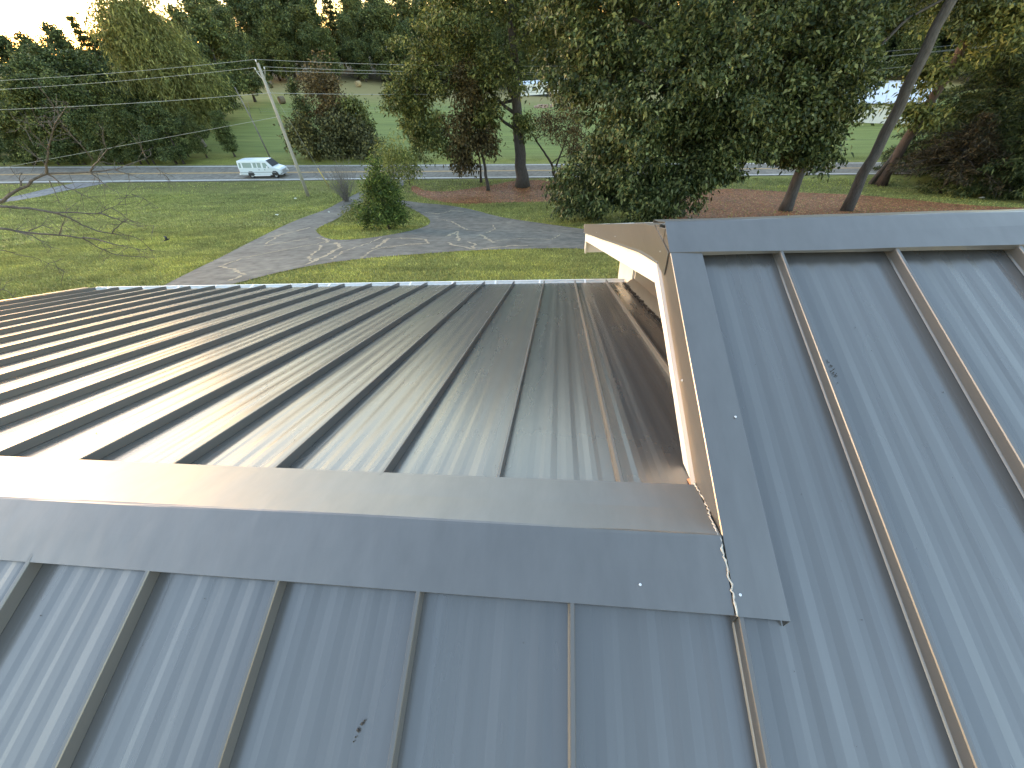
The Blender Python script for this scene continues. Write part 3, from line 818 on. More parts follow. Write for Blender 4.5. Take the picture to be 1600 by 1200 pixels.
# ================================================================== TREES AND SHRUBS
def unit(v): return v/(np.linalg.norm(v, axis=-1, keepdims=True)+1e-9)
def leaf_mesh(name, clumps, per, spread, length, width, mat, droop=.3, up=.8, out=.5, centre=None, rg=None, fold=.12):
    rg = rg or rng
    clumps = np.asarray(clumps, float)
    c = np.repeat(clumps, per, 0); n = len(c)
    pos = c+rg.normal(0, 1, (n, 3))*np.asarray(spread)
    ctr = clumps.mean(0) if centre is None else np.asarray(centre)
    o_ = unit(pos-ctr)
    d = unit(rg.normal(0, 1, (n, 3))+o_*out+np.array([0, 0, -droop]))
    nr = unit(rg.normal(0, 1, (n, 3))+np.array([0, 0, up])+o_*.4)
    s_ = unit(np.cross(d, nr)); nn = np.cross(s_, d)
    L_ = length*rg.uniform(.42, 1.5, (n, 1)); W_ = width*rg.uniform(.6, 1.25, (n, 1))
    v = np.stack([pos, pos+d*L_*.45+s_*W_*.5+nn*L_*fold, pos+d*L_-np.array([0, 0, 1])*L_*.12, pos+d*L_*.45-s_*W_*.5+nn*L_*fold], 1)
    return np_mesh(name, v, [(0, 1, 2), (0, 2, 3)], mat)
def lobes_to_clumps(lobes, rg, shell=.42, gap=0.):
    out = []; cen = []
    for (cx, cy, cz, rx, ry, rz, n) in lobes:
        d = unit(rg.normal(0, 1, (n, 3))); r_ = rg.random((n, 1))**shell
        # uneven outline
        r_ = r_*(1+.22*np.sin(d[:, :1]*5+cx)+.18*np.sin(d[:, 2:3]*6+cz))
        out.append(np.array([cx, cy, cz])+d*r_*np.array([rx, ry, rz])); cen.append((cx, cy, cz))
    return np.concatenate(out), cen
def wiggle(a, b, n, amp, rg, sag=0.):
    a = np.array(a, float); b = np.array(b, float); L_ = np.linalg.norm(b-a)
    pts = []
    for i in range(n+1):
        t = i/n; p = a+(b-a)*t+rg.normal(0, amp*L_, 3)*math.sin(math.pi*t)
        p[2] += sag*L_*math.sin(math.pi*t); pts.append(p)
    return pts
def tree(name, label, cat, base, trunk, tr, lobes, per, spread, leaf, mat, barkm, group=None, seed=1, droop=.3, up=.8, limbs=True, twigs=3, shell=.42, rz=0., split=None, flare=1.5):
    """trunk: list of local points; tr: radii (bottom, top)"""
    rg = np.random.default_rng(seed)
    t = thing(name, label, cat, base, rz, group)
    mb = MB(); n = len(trunk)
    rr = [tr[0]*(1-i/(n-1))+tr[1]*i/(n-1) for i in range(n)]
    pts = []; rs = []
    for i in range(n-1):
        w = wiggle(trunk[i], trunk[i+1], 4, .02, rg)
        for k in range(4): pts.append(w[k]); rs.append(rr[i]+(rr[i+1]-rr[i])*k/4)
    pts.append(trunk[-1]); rs.append(rr[-1])
    pts[0] = np.array(pts[0], float)-np.array([0, 0, .3]); rs[0] *= flare; 
    if len(rs) > 2: rs[1] *= 1+.12*(flare-1)
    mb.tube(pts, rs, 10)
    cl, cen = lobes_to_clumps(lobes, rg, shell)
    P_ = np.array([np.array(p, float) for p in pts])
    if limbs:
        for q, (lb, c) in enumerate(zip(lobes, cen)):
            hd = math.hypot(c[0], c[1]); za = c[2]-.45*hd-.3*lb[5]
            if za < 3.5 and P_[-1][2] > 9: za = c[2]+.22*hd
            dd = np.abs(P_[:, 2]-za); dd[:2] += 50
            k = int(np.argmin(dd)); r0 = rs[k]*.36
            path = wiggle(P_[k], c, 6, .045, rg, .06)
            mb.tube(path, [r0*(1-.75*i/6)+.015 for i in range(7)], 6)
            near = cl[np.argsort(np.linalg.norm(cl-np.array(c), axis=1))[:lb[6]]]
            for u in range(twigs):
                e = near[rg.integers(len(near))]
                mb.tube(wiggle(path[rg.integers(3, 7)], e, 4, .06, rg), [r0*.22, r0*.17, r0*.12, r0*.08, .008], 5)
    mb.build('trunk', barkm, t, smooth=True)
    o = leaf_mesh('crown', cl, per, spread, leaf[0], leaf[1], mat, droop, up, .5, (0, 0, np.mean([c[2] for c in cen])), rg)
    o.parent = t
    return t
def gp(x, y): return (x, y, float(Gs(x, y)))

# --- right-hand shade trees
tree('oak_tree', 'big oak with thick grey trunk standing on brown leaf litter beside the road', 'tree', gp(-4.18, 46.56),
     [(0, 0, 0), (-.1, 0, 4), (-.25, .1, 9), (-.3, .2, 14), (-.5, 0, 18)], (.66, .18),
     [(-9.3, -1, 5.6, 2.3, 2.6, 2.4, 95), (-11, -1, 8.4, 2.2, 2.6, 2.3, 95), (-8.3, -.5, 10.6, 3.0, 3.6, 2.6, 120), (-5, -1.2, 13.2, 3.6, 4, 3.2, 150), (-2.2, -1.5, 10.2, 2.4, 2.6, 2.4, 90),
      (.2, 1, 15.8, 4.6, 5, 4.0, 190), (3.2, .5, 13.4, 3.2, 3.5, 2.6, 140), (-3.2, -1, 7.2, 1.6, 2, 1.7, 50), (.7, -.6, 5.6, .8, .9, 1.4, 20), (-5.2, 0, 17, 4, 4, 3, 120)],
     52, (.34, .34, .24), (.29, .16), M['leaf_oak'], M['bark'], seed=21, twigs=5)
tree('brown_tree', 'slim browning tree with a bare lower stem just in front of the big oak', 'tree', gp(-7.72, 44.85),
     [(0, 0, 0), (-.2, 0, 3), (-.7, 0, 7), (-1.0, 0, 10.5)], (.17, .05),
     [(-2.2, -.4, 3.4, 1.2, 1.2, 1.7, 55), (-1.6, -.6, 6.0, 1.7, 1.5, 2.0, 80), (-1.0, -.4, 9, 1.5, 1.5, 1.9, 60), (.5, -.3, 4.8, 1.0, 1.0, 1.4, 40)],
     26, (.34, .34, .30), (.30, .17), M['leaf_brown'], M['bark'], seed=5, droop=.9)
tree('sapling', 'thin dark sapling stem behind the browning tree, close to the road', 'tree', gp(-8.87, 47.3),
     [(0, 0, 0), (.1, 0, 2.5), (-.2, 0, 5.5)], (.13, .04), [(-.2, 0, 4.2, 1.1, 1.1, 1.6, 36)], 20, (.3, .3, .3), (.28, .15), M['leaf_oak'], M['bark_dark'], seed=6)
tree('shade_tree', 'wide dark shade tree whose leafy boughs sweep to the ground, over the gable peak', 'tree', gp(8.45, 30.51),
     [(0, 0, 0), (.1, 0, 3), (0, .2, 7), (-.3, .2, 12), (-.3, 0, 16)], (.50, .16),
     [(-6.6, -2.2, 2.9, 2.3, 2.6, 2.1, 150), (-4.4, -2.8, 5.9, 3.2, 2.8, 2.7, 190), (-6.6, -1, 9.3, 2.8, 3.4, 2.7, 150), (-2.6, -3.2, 2.5, 2.5, 2.0, 1.7, 130), (-.8, -2.4, 9.0, 3.8, 3.2, 3.2, 200),
      (2.4, -2.6, 6.0, 2.8, 2.6, 2.3, 150), (5.0, -1.4, 8.8, 3.4, 3.4, 3.0, 170), (2.2, 0, 13.6, 5, 4.6, 3.2, 200), (-4, 0, 13.6, 4.4, 4.4, 2.8, 160), (6.6, -1.6, 4.7, 1.9, 2.2, 1.4, 80), (.4, -3.4, 3.9, 2.0, 1.6, 1.3, 80), (.2, -.6, 5.4, 2.6, 2.2, 1.9, 130), (-7.6, 0, 12.8, 2.8, 3, 2.2, 110), (-1, 1, 16.5, 5, 4, 2.4, 120)],
     62, (.30, .30, .20), (.25, .15), M['leaf_dark'], M['bark_dark'], seed=33, droop=.7, twigs=6, shell=.5)
tree('shade_tree', 'dense dark tree on a grey trunk right of the wide sweeping shade tree', 'tree', gp(17.07, 32.68),
     [(0, 0, 0), (.1, 0, 3.2), (.3, 0, 7), (.3, 0, 12), (0, 0, 16)], (.40, .14),
     [(-1.9, -2, 7.6, 2.6, 3.2, 3.0, 170), (-.5, -1.5, 6.2, 1.2, 2.0, 1.4, 60), (-1.5, -1.2, 4.5, 1.8, 2.4, 1.1, 80), (2.2, 4.2, 11.8, 3.4, 3.4, 2.6, 160), (-3, 0, 11.6, 3.6, 3.8, 3, 150), (1.5, 3.4, 15, 4.4, 3.6, 3, 180), (8.5, 4.5, 12.6, 3.2, 3.2, 2.4, 110)],
     62, (.31, .31, .21), (.25, .15), M['leaf_dark'], M['bark'], seed=34, droop=.7, twigs=6, shell=.5)
tree('pine_tree', 'tall bare grey trunk standing at the mulch edge with branches only high up', 'tree', gp(20.95, 31.91),
     [(0, 0, 0), (.12, 0, 5), (.2, .1, 10), (.2, .1, 15), (.1, 0, 20)], (.36, .20),
     [(0, 0, 17.5, 3.2, 3.2, 2.2, 90), (1, 0, 20.5, 2.6, 2.6, 2.0, 80), (-1.5, 0, 19.5, 2.5, 2.5, 1.8, 60)], 30, (.45, .45, .3), (.34, .10), M['leaf_conifer'], M['bark'], seed=35, flare=1.25)
tree('red_trunk_tree', 'dark reddish double trunk behind the tall grey one, near the road', 'tree', gp(32.9, 47.3),
     [(0, 0, 0), (.4, 0, 4), (1.0, 0, 8.5), (1.2, 0, 13), (1.0, 0, 18)], (.50, .22),
     [(-.4, -1, 6.4, 1.7, 1.8, 1.0, 34), (2.0, -1, 12.6, 3.2, 3.2, 2.2, 110), (-2, 0, 14.5, 3.2, 3.2, 2.2, 100), (2, 0, 17, 4.6, 4, 2.8, 150), (5.5, 0, 14.5, 3, 3, 2, 80), (-.9, -.5, 9.0, 1.2, 1.4, 1.1, 30)],
     32, (.45, .45, .3), (.40, .22), M['leaf_oak'], M['bark_red'], seed=36)
rt_ = bpy.data.objects['red_trunk_tree']
MB().tube([(-.9, .1, -.2), (-.1, .1, 2.2), (.5, .1, 4.6), (1.0, .1, 6.6)], [.26, .2, .16, .12], 8).build('trunk', M['bark_dark'], rt_, True)
tree('crooked_tree', 'small crooked tree with thin dusty brown foliage between the oak and the shade tree', 'tree', gp(-.5, 48.2),
     [(0, 0, 0), (-.5, 0, 1.7), (-1.3, 0, 2.9), (-2.2, 0, 4.1), (-2.7, 0, 4.9)], (.15, .05),
     [(-1.0, 0, 5.6, 1.7, 1.4, 1.4, 55), (1.2, -.3, 5.2, 2.2, 1.6, 1.9, 80), (2.4, -.3, 3.2, 1.6, 1.4, 1.4, 46), (1.4, 0, 7.4, 1.8, 1.6, 1.3, 50)], 22, (.36, .36, .28), (.24, .11), M['leaf_brown'], M['bark_dark'], seed=37, twigs=5)
ct = bpy.data.objects['crooked_tree']
MB().tube([(-.3, 0, .6), (.3, 0, 2.2), (1.0, -.1, 3.8), (1.5, -.1, 6.0)], [.11, .09, .06, .03], 7).build('branch', M['bark_dark'], ct, True)

def layered(name, label, base, h, R0, mat, barkm, seed, z0=.12, tiers=16, group=None, leaf=(.42, .12), trunk_r=.22, per=16):
    """conifer with flat drooping sprays in whorls"""
    rg = np.random.default_rng(seed); t = thing(name, label, 'tree', base, rg.uniform(0, 6), group)
    mb = MB(); mb.tube([(0, 0, -.2), (.05, 0, h*.4), (0, .05, h*.75), (0, 0, h)], [trunk_r*1.2, trunk_r*.8, trunk_r*.4, .03], 8)
    cl = []
    for k in range(tiers):
        f_ = k/(tiers-1); z = h*(z0+(1-z0)*f_*.97); R_ = R0*(1-f_)**.75*rg.uniform(.75, 1.15)+.3
        m_ = int(6+5*(1-f_)); a0 = rg.uniform(0, 6.28)
        for q in range(m_):
            a = a0+6.283*q/m_+rg.normal(0, .2); R1 = R_*rg.uniform(.65, 1.15); tip = np.array([math.cos(a)*R1, math.sin(a)*R1, z-R1*rg.uniform(.08, .3)])
            root = np.array([0, 0, z]); mb.tube([root, root*.5+tip*.5+np.array([0, 0, .06*R1]), tip], [.05*(1-f_)+.015, .03*(1-f_)+.01, .006], 5)
            nn = max(3, int(R1*3.2))
            for u in range(nn):
                s_ = .22+.78*(u+rg.random())/nn; p = root*(1-s_)+tip*s_+np.array([0, 0, .06*R1*4*s_*(1-s_)])
                w = .32*R1*(1-.6*s_); side = np.array([-math.sin(a), math.cos(a), 0]); cl.append(p+side*rg.normal(0, w*.5))
    mb.build('trunk', barkm, t, True)
    o = leaf_mesh('crown', np.array(cl), per, (.22, .22, .06), leaf[0], leaf[1], mat, .25, 2.5, .9, (0, 0, h*.4), rg, .03); o.parent = t
    return t
layered('understory_tree', 'small browning tree with flat branch layers, right of the tall grey trunk', gp(35.6, 42.96), 6.2, 4.4, M['leaf_dusk'], M['bark_dark'], 41, .42, 8, None, (.34, .10), .14)
layered('hemlock_tree', 'dark green conifer with flat drooping branches standing behind the small browning tree', gp(41.4, 50.6), 15, 6.4, M['leaf_conifer'], M['bark_dark'], 42, .08, 22, None, (.40, .12), .22, 24)
layered('hemlock_tree', 'dark green conifer at the right edge of the photo, nearest the roof', gp(40.6, 41.6), 13, 6.4, M['leaf_conifer'], M['bark_dark'], 43, .08, 20, None, (.36, .11), .22, 26)
layered('hemlock_tree', 'tall dark green conifer behind the other conifers at right', gp(50.5, 54.), 17, 6.8, M['leaf_conifer'], M['bark_dark'], 44, .08, 20)

# --- shrubs on and round the drive island
tree('evergreen_bush', 'dense dark green bush on the grass island in the drive', 'bush', gp(-11.42, 25.4),
     [(0, 0, 0), (0, 0, .8), (0, 0, 2.4)], (.09, .03),
     [(-.2, 0, 1.25, 1.3, 1.2, 1.0, 80), (.4, .1, 2.1, 1.05, 1.0, .9, 50), (-.5, 0, 2.6, .6, .6, .6, 20), (.2, 0, 3.0, .6, .6, .7, 26), (.15, 0, 3.8, .3, .3, .4, 10), (-1.0, -.2, .8, .8, .8, .6, 26), (1.0, 0, 1.0, .8, .8, .7, 30), (.9, 0, 2.4, .5, .5, .5, 12)], 30, (.20, .20, .20), (.22, .07), M['leaf_bush'], M['bark_dark'], seed=51, droop=-.5, limbs=True, twigs=6, shell=.6, flare=1.1)
tree('pale_shrub', 'loose pale green shrub behind the dense dark bush', 'bush', gp(-14.5, 36.2),
     [(0, 0, 0), (.1, 0, 1.4), (.1, 0, 3.6)], (.08, .03),
     [(-.8, 0, 2.6, 1.6, 1.4, 1.6, 75), (1.2, 0, 3.2, 1.7, 1.4, 1.4, 70), (.2, 0, 4.3, 1.4, 1.2, 1.2, 50), (-2.0, -.6, 1.2, 1.0, 1.0, .9, 45)], 20, (.3, .3, .3), (.20, .09), M['leaf_palebush'], M['bark_pale'], seed=52, twigs=8, flare=1.1)
tree('low_shrub', 'low light green shrub at the left foot of the dense dark bush', 'bush', gp(-15.0, 29.4),
     [(0, 0, 0), (0, 0, .4), (0, 0, .9)], (.04, .02), [(0, 0, .7, 1.2, 1.2, .7, 70), (.9, -.5, .5, .8, .8, .5, 40)], 22, (.18, .18, .16), (.16, .06), M['leaf_palebush'], M['bark_pale'], seed=53, flare=1.1)
# leafless shrub
rg = np.random.default_rng(61); bs = thing('bare_shrub', 'leafless grey-brown shrub of fine stems beside the drive entrance', 'bush', gp(-21.3, 39.6))
for q in range(8):
    mb = MB()
    for k in range(10):
        a = rg.uniform(0, 6.283); sp_ = rg.uniform(.05, .95); h = rg.uniform(1.8, 3.6)
        b0 = np.array([rg.normal(0, .12), rg.normal(0, .12), -.05]); tip = np.array([math.cos(a)*sp_*h*.9, math.sin(a)*sp_*h*.9, h])
        pth = wiggle(b0, tip, 5, .03, rg, .03); mb.tube(pth, [.022, .018, .014, .011, .008, .004], 4)
        for u in range(5):
            s_ = pth[rg.integers(2, 6)]; e = s_+np.array([rg.normal(0, .32), rg.normal(0, .32), rg.uniform(.15, .7)])
            mb.tube([s_, (s_+e)/2+rg.normal(0, .03, 3), e], [.009, .007, .003], 3)
    mb.build('stem', M['bark_pale'], bs)

# --- thicket across the road
def thicket(label, x, y, lobes, mat, seed, h, per=26):
    return tree('thicket_shrub', label, 'bush', gp(x, y), [(0, 0, 0), (.1, 0, h*.4), (0, 0, h*.8)], (.12, .04), lobes, per, (.4, .4, .34), (.42, .24), mat, M['bark_dark'], 'shrubs in the thicket across the road', seed, twigs=5)
thicket('dark rounded shrub in the thicket, directly behind the utility pole line', -34.6, 59.6, [(0, 0, 1.8, 2.3, 2, 1.9, 80), (-.8, 0, 3.6, 1.6, 1.6, 1.6, 50)], M['leaf_thicket'], 71, 4.5)
thicket('widest dark shrub at the middle of the thicket across the road', -31.0, 60.0, [(0, 0, 2.0, 2.6, 2, 2.0, 95), (.6, .4, 4.0, 2.2, 1.8, 1.6, 70)], M['leaf_thicket'], 72, 5)
thicket('dark shrub at the right end of the thicket, next to the open field', -27.0, 60.2, [(0, 0, 1.6, 2.4, 2, 1.7, 85), (-1.0, 0, 3.0, 1.6, 1.6, 1.5, 50)], M['leaf_thicket'], 73, 4)
thicket('low yellow-green weedy shrub on the verge at the right foot of the thicket', -21.9, 59.4, [(0, 0, .5, 1.5, .9, .7, 40)], M['leaf_palebush'], 74, .8, 18)
tree('rusty_topped_tree', 'tree with a rusty brown top rising out of the thicket across the road', 'tree', gp(-32.0, 62.6), [(0, 0, 0), (.2, 0, 4), (0, 0, 9)], (.2, .05),
     [(.2, 0, 8.2, 2.4, 2.2, 2.2, 110), (-.6, 0, 5.2, 2.4, 2, 1.8, 70), (2.0, 0, 5.6, 1.8, 1.6, 1.4, 50)], 24, (.4, .4, .34), (.36, .20), M['leaf_brown'], M['bark_pale'], seed=75, twigs=6)
tree('young_evergreen', 'dark young evergreen with a knobbly top at the left of the thicket', 'tree', gp(-35.4, 61.8), [(0, 0, 0), (0, 0, 4), (0, 0, 8.2)], (.16, .04),
     [(0, 0, 3.2, 1.5, 1.4, 2.0, 60), (.3, 0, 5.8, 1.1, 1.1, 1.3, 40), (0, 0, 8.0, .8, .8, .8, 30)], 24, (.3, .3, .3), (.32, .12), M['leaf_conifer'], M['bark_dark'], seed=76)
tree('leafy_tree', 'grey-green loose-leaved tree at the right of the rusty topped one', 'tree', gp(-28.4, 62.2), [(0, 0, 0), (0, 0, 3), (.3, 0, 6)], (.15, .04),
     [(.4, 0, 5.6, 1.8, 1.6, 1.4, 60), (-1.0, 0, 4.2, 1.6, 1.6, 1.4, 50), (1.2, 0, 3.6, 1.5, 1.5, 1.3, 45)], 22, (.36, .36, .3), (.36, .2), M['leaf_forest_pale'], M['bark_pale'], seed=77, twigs=5)
# thin dead stem leaning among the trees
MBs = MB().tube([(0, 0, -.3), (-.3, 0, 4), (-1.0, .2, 8.2)], [.10, .08, .05], 7)
t = thing('dead_stem', 'thin pale dead stem leaning in front of the dark trees, left of the utility pole', 'tree', gp(-41.6, 60.2)); MBs.build('trunk', M['bark_pale'], t, True)
MB().tube([(-.4, .05, 4.8), (-.1, 0, 5.8), (.1, 0, 6.6)], [.04, .03, .015], 5).build('branch', M['bark_pale'], t, True)

# --- willow-like pale tree and the wood across the road
tree('pale_tree', 'tall pale olive tree with soft drooping foliage rising above the dark wood', 'tree', gp(-56.5, 66.5), [(0, 0, 0), (0, 0, 5), (.4, 0, 11), (.2, 0, 16)], (.45, .1),
     [(-.6, 0, 14.6, 4.2, 4, 4.4, 260), (1.2, 0, 10.2, 5.4, 4.6, 3.8, 300), (-2.6, -.6, 10.4, 3.4, 3.4, 3.8, 190), (4.0, -.6, 7.6, 3.6, 3.4, 2.6, 150), (-3.8, 0, 13.2, 1.9, 2, 2.2, 60), (1.8, -1, 5.4, 3.2, 2.8, 1.9, 110)], 30, (.5, .5, .7), (.55, .16), M['leaf_willow'], M['bark_pale'], seed=81, droop=1.6, up=.2)
def forest_kind(name, label, lobes, mat, seed, h, leaf=(.44, .27), per=46, barkm=None, spread=(.42, .42, .32), group=None):
    return tree(name, label, 'tree', (0, 0, 0), [(0, 0, 0), (.1, 0, h*.35), (0, 0, h*.85)], (.26, .06), lobes, per, spread, leaf, mat, barkm or M['bark_dark'], group, seed, twigs=2)
GW = 'trees of the wood across the road'; GF = 'trees along the far edge of the hay field'
LW = 'broad-leaved tree in the dark wood across the road'; LP = 'paler green tree in the dark wood across the road'; LC = 'slim conifer in the dark wood across the road'
FW = 'dark broad-leaved tree in the tree line at the far edge of the hay field'; FP = 'lighter green tree in the tree line at the far edge of the hay field'; FC = 'slim conifer in the tree line at the far edge of the hay field'
kinds = []
for s_ in range(3):
    rgk = random.Random(100+s_)
    lb = [(rgk.uniform(-2.4, 2.4), rgk.uniform(-2.4, 2.4), z, rgk.uniform(2.2, 3.4), rgk.uniform(2.2, 3.4), rgk.uniform(1.8, 2.6), 48) for z in (3.5, 6, 8.2, 10.4, 12.5)]+[(0, 0, 14.2, 1.9, 1.9, 1.9, 36)]
    kinds.append(forest_kind('broadleaf_tree', LW, lb, M['leaf_forest'], 110+s_, 15, group=GW))
lb = [(-.8, 0, 4, 2.4, 2.4, 2.2, 46), (.9, .6, 7, 2.8, 2.8, 2.4, 60), (-.6, 0, 10, 2.4, 2.4, 2.4, 50), (.1, 0, 13.2, 1.8, 1.8, 2.2, 36)]
kinds.append(forest_kind('pale_broadleaf_tree', LP, lb, M['leaf_forest_pale'], 120, 15, group=GW))
kinds.append(layered('slim_conifer', LC, (0, 0, 0), 16, 3.4, M['leaf_conifer'], M['bark_dark'], 121, .16, 15, GW, (.7, .26), .22, 9))
used = set()
def plant(k, x, y, h, label, group):
    src = kinds[k]; sc = h/15.5; z = float(Gs(x, y)); wob = random.uniform(.88, 1.16)
    s3 = (sc*wob, sc*wob, sc); rz_ = random.uniform(0, 6.28)
    if k not in used:
        used.add(k); src.location = (x, y, z); src.rotation_euler = (0, 0, rz_); src.scale = s3
    else: dup(src, (x, y, z), rz_, s3, label, group)
random.seed(40)
for (r0, r1, h0, h1, n, a0, a1) in ((76, 83, 4.5, 8.5, 17, -61, -36.5), (84, 94, 8.5, 12.5, 18, -62, -36.8), (98, 112, 12.5, 15.5, 17, -63, -36), (116, 136, 15, 18.5, 18, -62, -33)):
    for i in range(n):
        az = rad(a0+(a1-a0)*(i+.5)/n+random.uniform(-.45, .45)); r_ = random.uniform(r0, r1)
        x, y = r_*math.sin(az)-.0, r_*math.cos(az)-.6
        yn, zn = road_far(x)
        y = max(y, yn+2.2)
        if abs(x+56.5) < 6 and abs(y-66.5) < 5 : continue
        k = random.choices([0, 1, 2, 3, 4], [4, 4, 4, 2, 1])[0]
        fall = .40+.60*min(1, max(0, (math.degrees(az)+60)/9))
        plant(k, x, y, random.uniform(h0, h1)*fall*(.86 if math.degrees(az) < -41 else 1.), (LW, LW, LW, LP, LC)[k], GW)
line = [(-104, 130), (-78, 144), (-50, 155), (-20, 163), (12, 168), (50, 156), (90, 138), (128, 112)]
for row, (dy, h0, h1, st) in enumerate(((0, 9, 15, 6.5), (7, 15, 20, 6.5), (17, 18.5, 23, 6.5), (30, 21, 25, 7.5))):
    for a, b in zip(line[:-1], line[1:]):
        n = max(1, int(math.dist(a, b)/st))
        for i in range(n):
            t_ = (i+random.uniform(.1, .9))/n; x = a[0]+(b[0]-a[0])*t_; y = a[1]+(b[1]-a[1])*t_+dy+random.uniform(-2, 2)
            k = random.choices([0, 1, 2, 3, 4], [4, 4, 4, 2.2, 2.2])[0]
            plant(k, x, y, random.uniform(h0, h1), (FW, FW, FW, FP, FC)[k], GF)
tree('yellow_green_tree', 'yellow-green tree glimpsed through the conifers at the top right', 'tree', gp(72, 78), [(0, 0, 0), (0, 0, 6), (0, 0, 13)], (.3, .1),
     [(0, 0, 11, 4, 4, 4, 110), (-3, 0, 14, 3, 3, 3, 80), (3, 0, 14, 3.5, 3.5, 3, 90)], 22, (.6, .6, .5), (.6, .34), M['leaf_yellow'], M['bark_pale'], seed=90)

# --- bare tree reaching in from the left
BARE = [(0.055,[(-13.45,8.0,-1.22),(-12.9,8.0,-1.04),(-12.28,8.0,-0.83),(-11.85,8.1,-0.67),(-11.5,8.2,-0.58),(-11.06,8.3,-0.61),(-10.64,8.4,-0.63),(-10.33,8.5,-0.64),(-10.18,8.6,-0.65),(-9.85,8.8,-0.57),(-9.48,9.0,-0.47)]),(0.03,[(-11.5,8.2,-0.58),(-11.22,8.1,-0.39),(-10.75,8.0,-0.08),(-10.26,7.9,0.2),(-9.73,7.8,0.46),(-9.36,7.7,0.6),(-9.25,7.7,0.67)]),(0.045,[(-12.5,7.4,-0.98),(-12.01,7.4,-1.02),(-11.67,7.5,-1.09),(-11.26,7.6,-1.24),(-11.13,7.7,-1.38),(-11.05,7.8,-1.6),(-10.92,7.9,-1.77),(-10.58,7.9,-1.84),(-10.31,8.0,-1.92),(-10.18,8.1,-2.08),(-10.21,8.2,-2.37)]),(0.045,[(-12.34,7.0,-1.29),(-12.0,7.0,-1.35),(-11.89,7.1,-1.44),(-11.49,7.2,-1.55),(-11.14,7.3,-1.63),(-10.78,7.4,-1.75),(-10.74,7.5,-1.98),(-10.6,7.6,-2.2),(-10.15,7.7,-2.33),(-9.81,7.8,-2.41)]),(0.02,[(-10.76,7.4,-1.73),(-10.21,7.3,-1.78),(-9.85,7.3,-1.9),(-9.51,7.3,-1.98),(-9.1,7.3,-2.03)]),(0.02,[(-11.26,7.6,-1.24),(-10.96,7.8,-1.31),(-10.62,7.9,-1.38),(-10.42,8.0,-1.33),(-10.13,8.1,-1.26),(-9.73,8.3,-1.01)]),(0.018,[(-10.52,7.9,-1.36),(-10.28,7.9,-1.48),(-10.11,7.9,-1.57),(-10.0,8.0,-1.69),(-9.47,8.0,-1.72)]),(0.016,[(-10.58,7.9,-1.84),(-10.28,7.9,-1.68),(-10.07,7.9,-1.58),(-9.79,7.8,-1.5)]),(0.018,[(-10.63,8.4,-0.64),(-10.52,8.4,-0.78),(-10.29,8.3,-0.97),(-10.03,8.3,-1.12)]),(0.018,[(-10.6,8.4,-0.61),(-10.15,8.3,-0.42),(-9.62,8.2,-0.19),(-9.44,8.1,0.04),(-9.4,8.0,0.14)]),(0.014,[(-10.24,8.3,-0.38),(-10.05,8.1,-0.05),(-10.0,8.0,0.22),(-10.0,8.0,0.31)]),(0.016,[(-10.18,8.6,-0.65),(-9.92,8.6,-0.74),(-10.01,8.6,-0.92)]),(0.012,[(-9.63,9.0,-0.49),(-9.59,9.0,-0.3),(-9.55,9.0,-0.22)]),(0.014,[(-10.19,7.9,0.25),(-10.16,7.9,0.41),(-10.02,7.8,0.5)]),(0.014,[(-10.33,7.9,0.16),(-10.25,7.8,0.32),(-10.17,7.7,0.4)]),(0.016,[(-10.78,8.0,-0.11),(-10.56,7.8,0.12),(-10.49,7.7,0.26),(-10.42,7.5,0.35)]),(0.012,[(-9.73,7.8,0.46),(-9.74,7.8,0.56),(-9.7,7.8,0.65)]),(0.012,[(-11.19,8.1,-0.36),(-11.15,8.0,-0.24),(-11.16,8.0,-0.23)]),(0.02,[(-11.48,8.2,-0.59),(-11.36,8.2,-0.73),(-11.25,8.2,-0.89),(-11.0,8.2,-1.03),(-10.87,8.3,-1.21),(-10.92,8.4,-1.4)]),(0.014,[(-11.56,8.2,-0.72),(-11.62,8.2,-0.92),(-11.71,8.2,-1.13)]),(0.018,[(-12.11,8.0,-0.75),(-12.02,8.0,-0.62),(-11.83,8.0,-0.5)]),(0.02,[(-11.89,7.1,-1.44),(-11.42,7.0,-1.51),(-11.32,7.0,-1.65),(-11.05,6.9,-1.74)]),(0.014,[(-11.16,7.3,-1.61),(-10.91,7.3,-1.42),(-10.51,7.2,-1.2),(-10.35,7.2,-1.07)]),(0.02,[(-12.1,6.6,-1.61),(-11.8,6.6,-1.67),(-11.78,6.7,-1.8),(-11.53,6.8,-1.92),(-11.48,6.9,-2.1),(-11.42,7.0,-2.36)]),(0.014,[(-11.55,7.1,-1.44),(-11.13,7.1,-1.34),(-10.87,7.1,-1.4)]),(0.012,[(-10.23,8.0,-1.3),(-10.11,8.0,-1.41),(-10.02,8.0,-1.56)]),(0.012,[(-9.42,8.9,-0.71),(-9.35,8.9,-0.8),(-9.29,8.9,-0.89)]),(0.012,[(-9.73,8.2,-1.07),(-9.6,8.3,-1.2),(-9.49,8.4,-1.45)]),(0.02,[(-12.52,6.2,-2.45),(-12.11,6.2,-2.37),(-12.03,6.2,-2.45),(-12.2,6.3,-2.71),(-12.2,6.3,-2.87)])]
rg = np.random.default_rng(77)
bt = thing('bare_tree', 'leafless tree whose long thin boughs reach in over the lawn from the left', 'tree', gp(-16.8, 7.2))
o0 = np.array(gp(-16.8, 7.2))
tb = MB(); tp = [(0, 0, -.3), (.1, 0, 1.5), (0, .1, 3.4), (-.4, .2, 5.4), (-.8, .2, 7.5), (-1.4, .3, 10)]
tb.tube(tp, [.24, .2, .17, .13, .09, .03], 9)
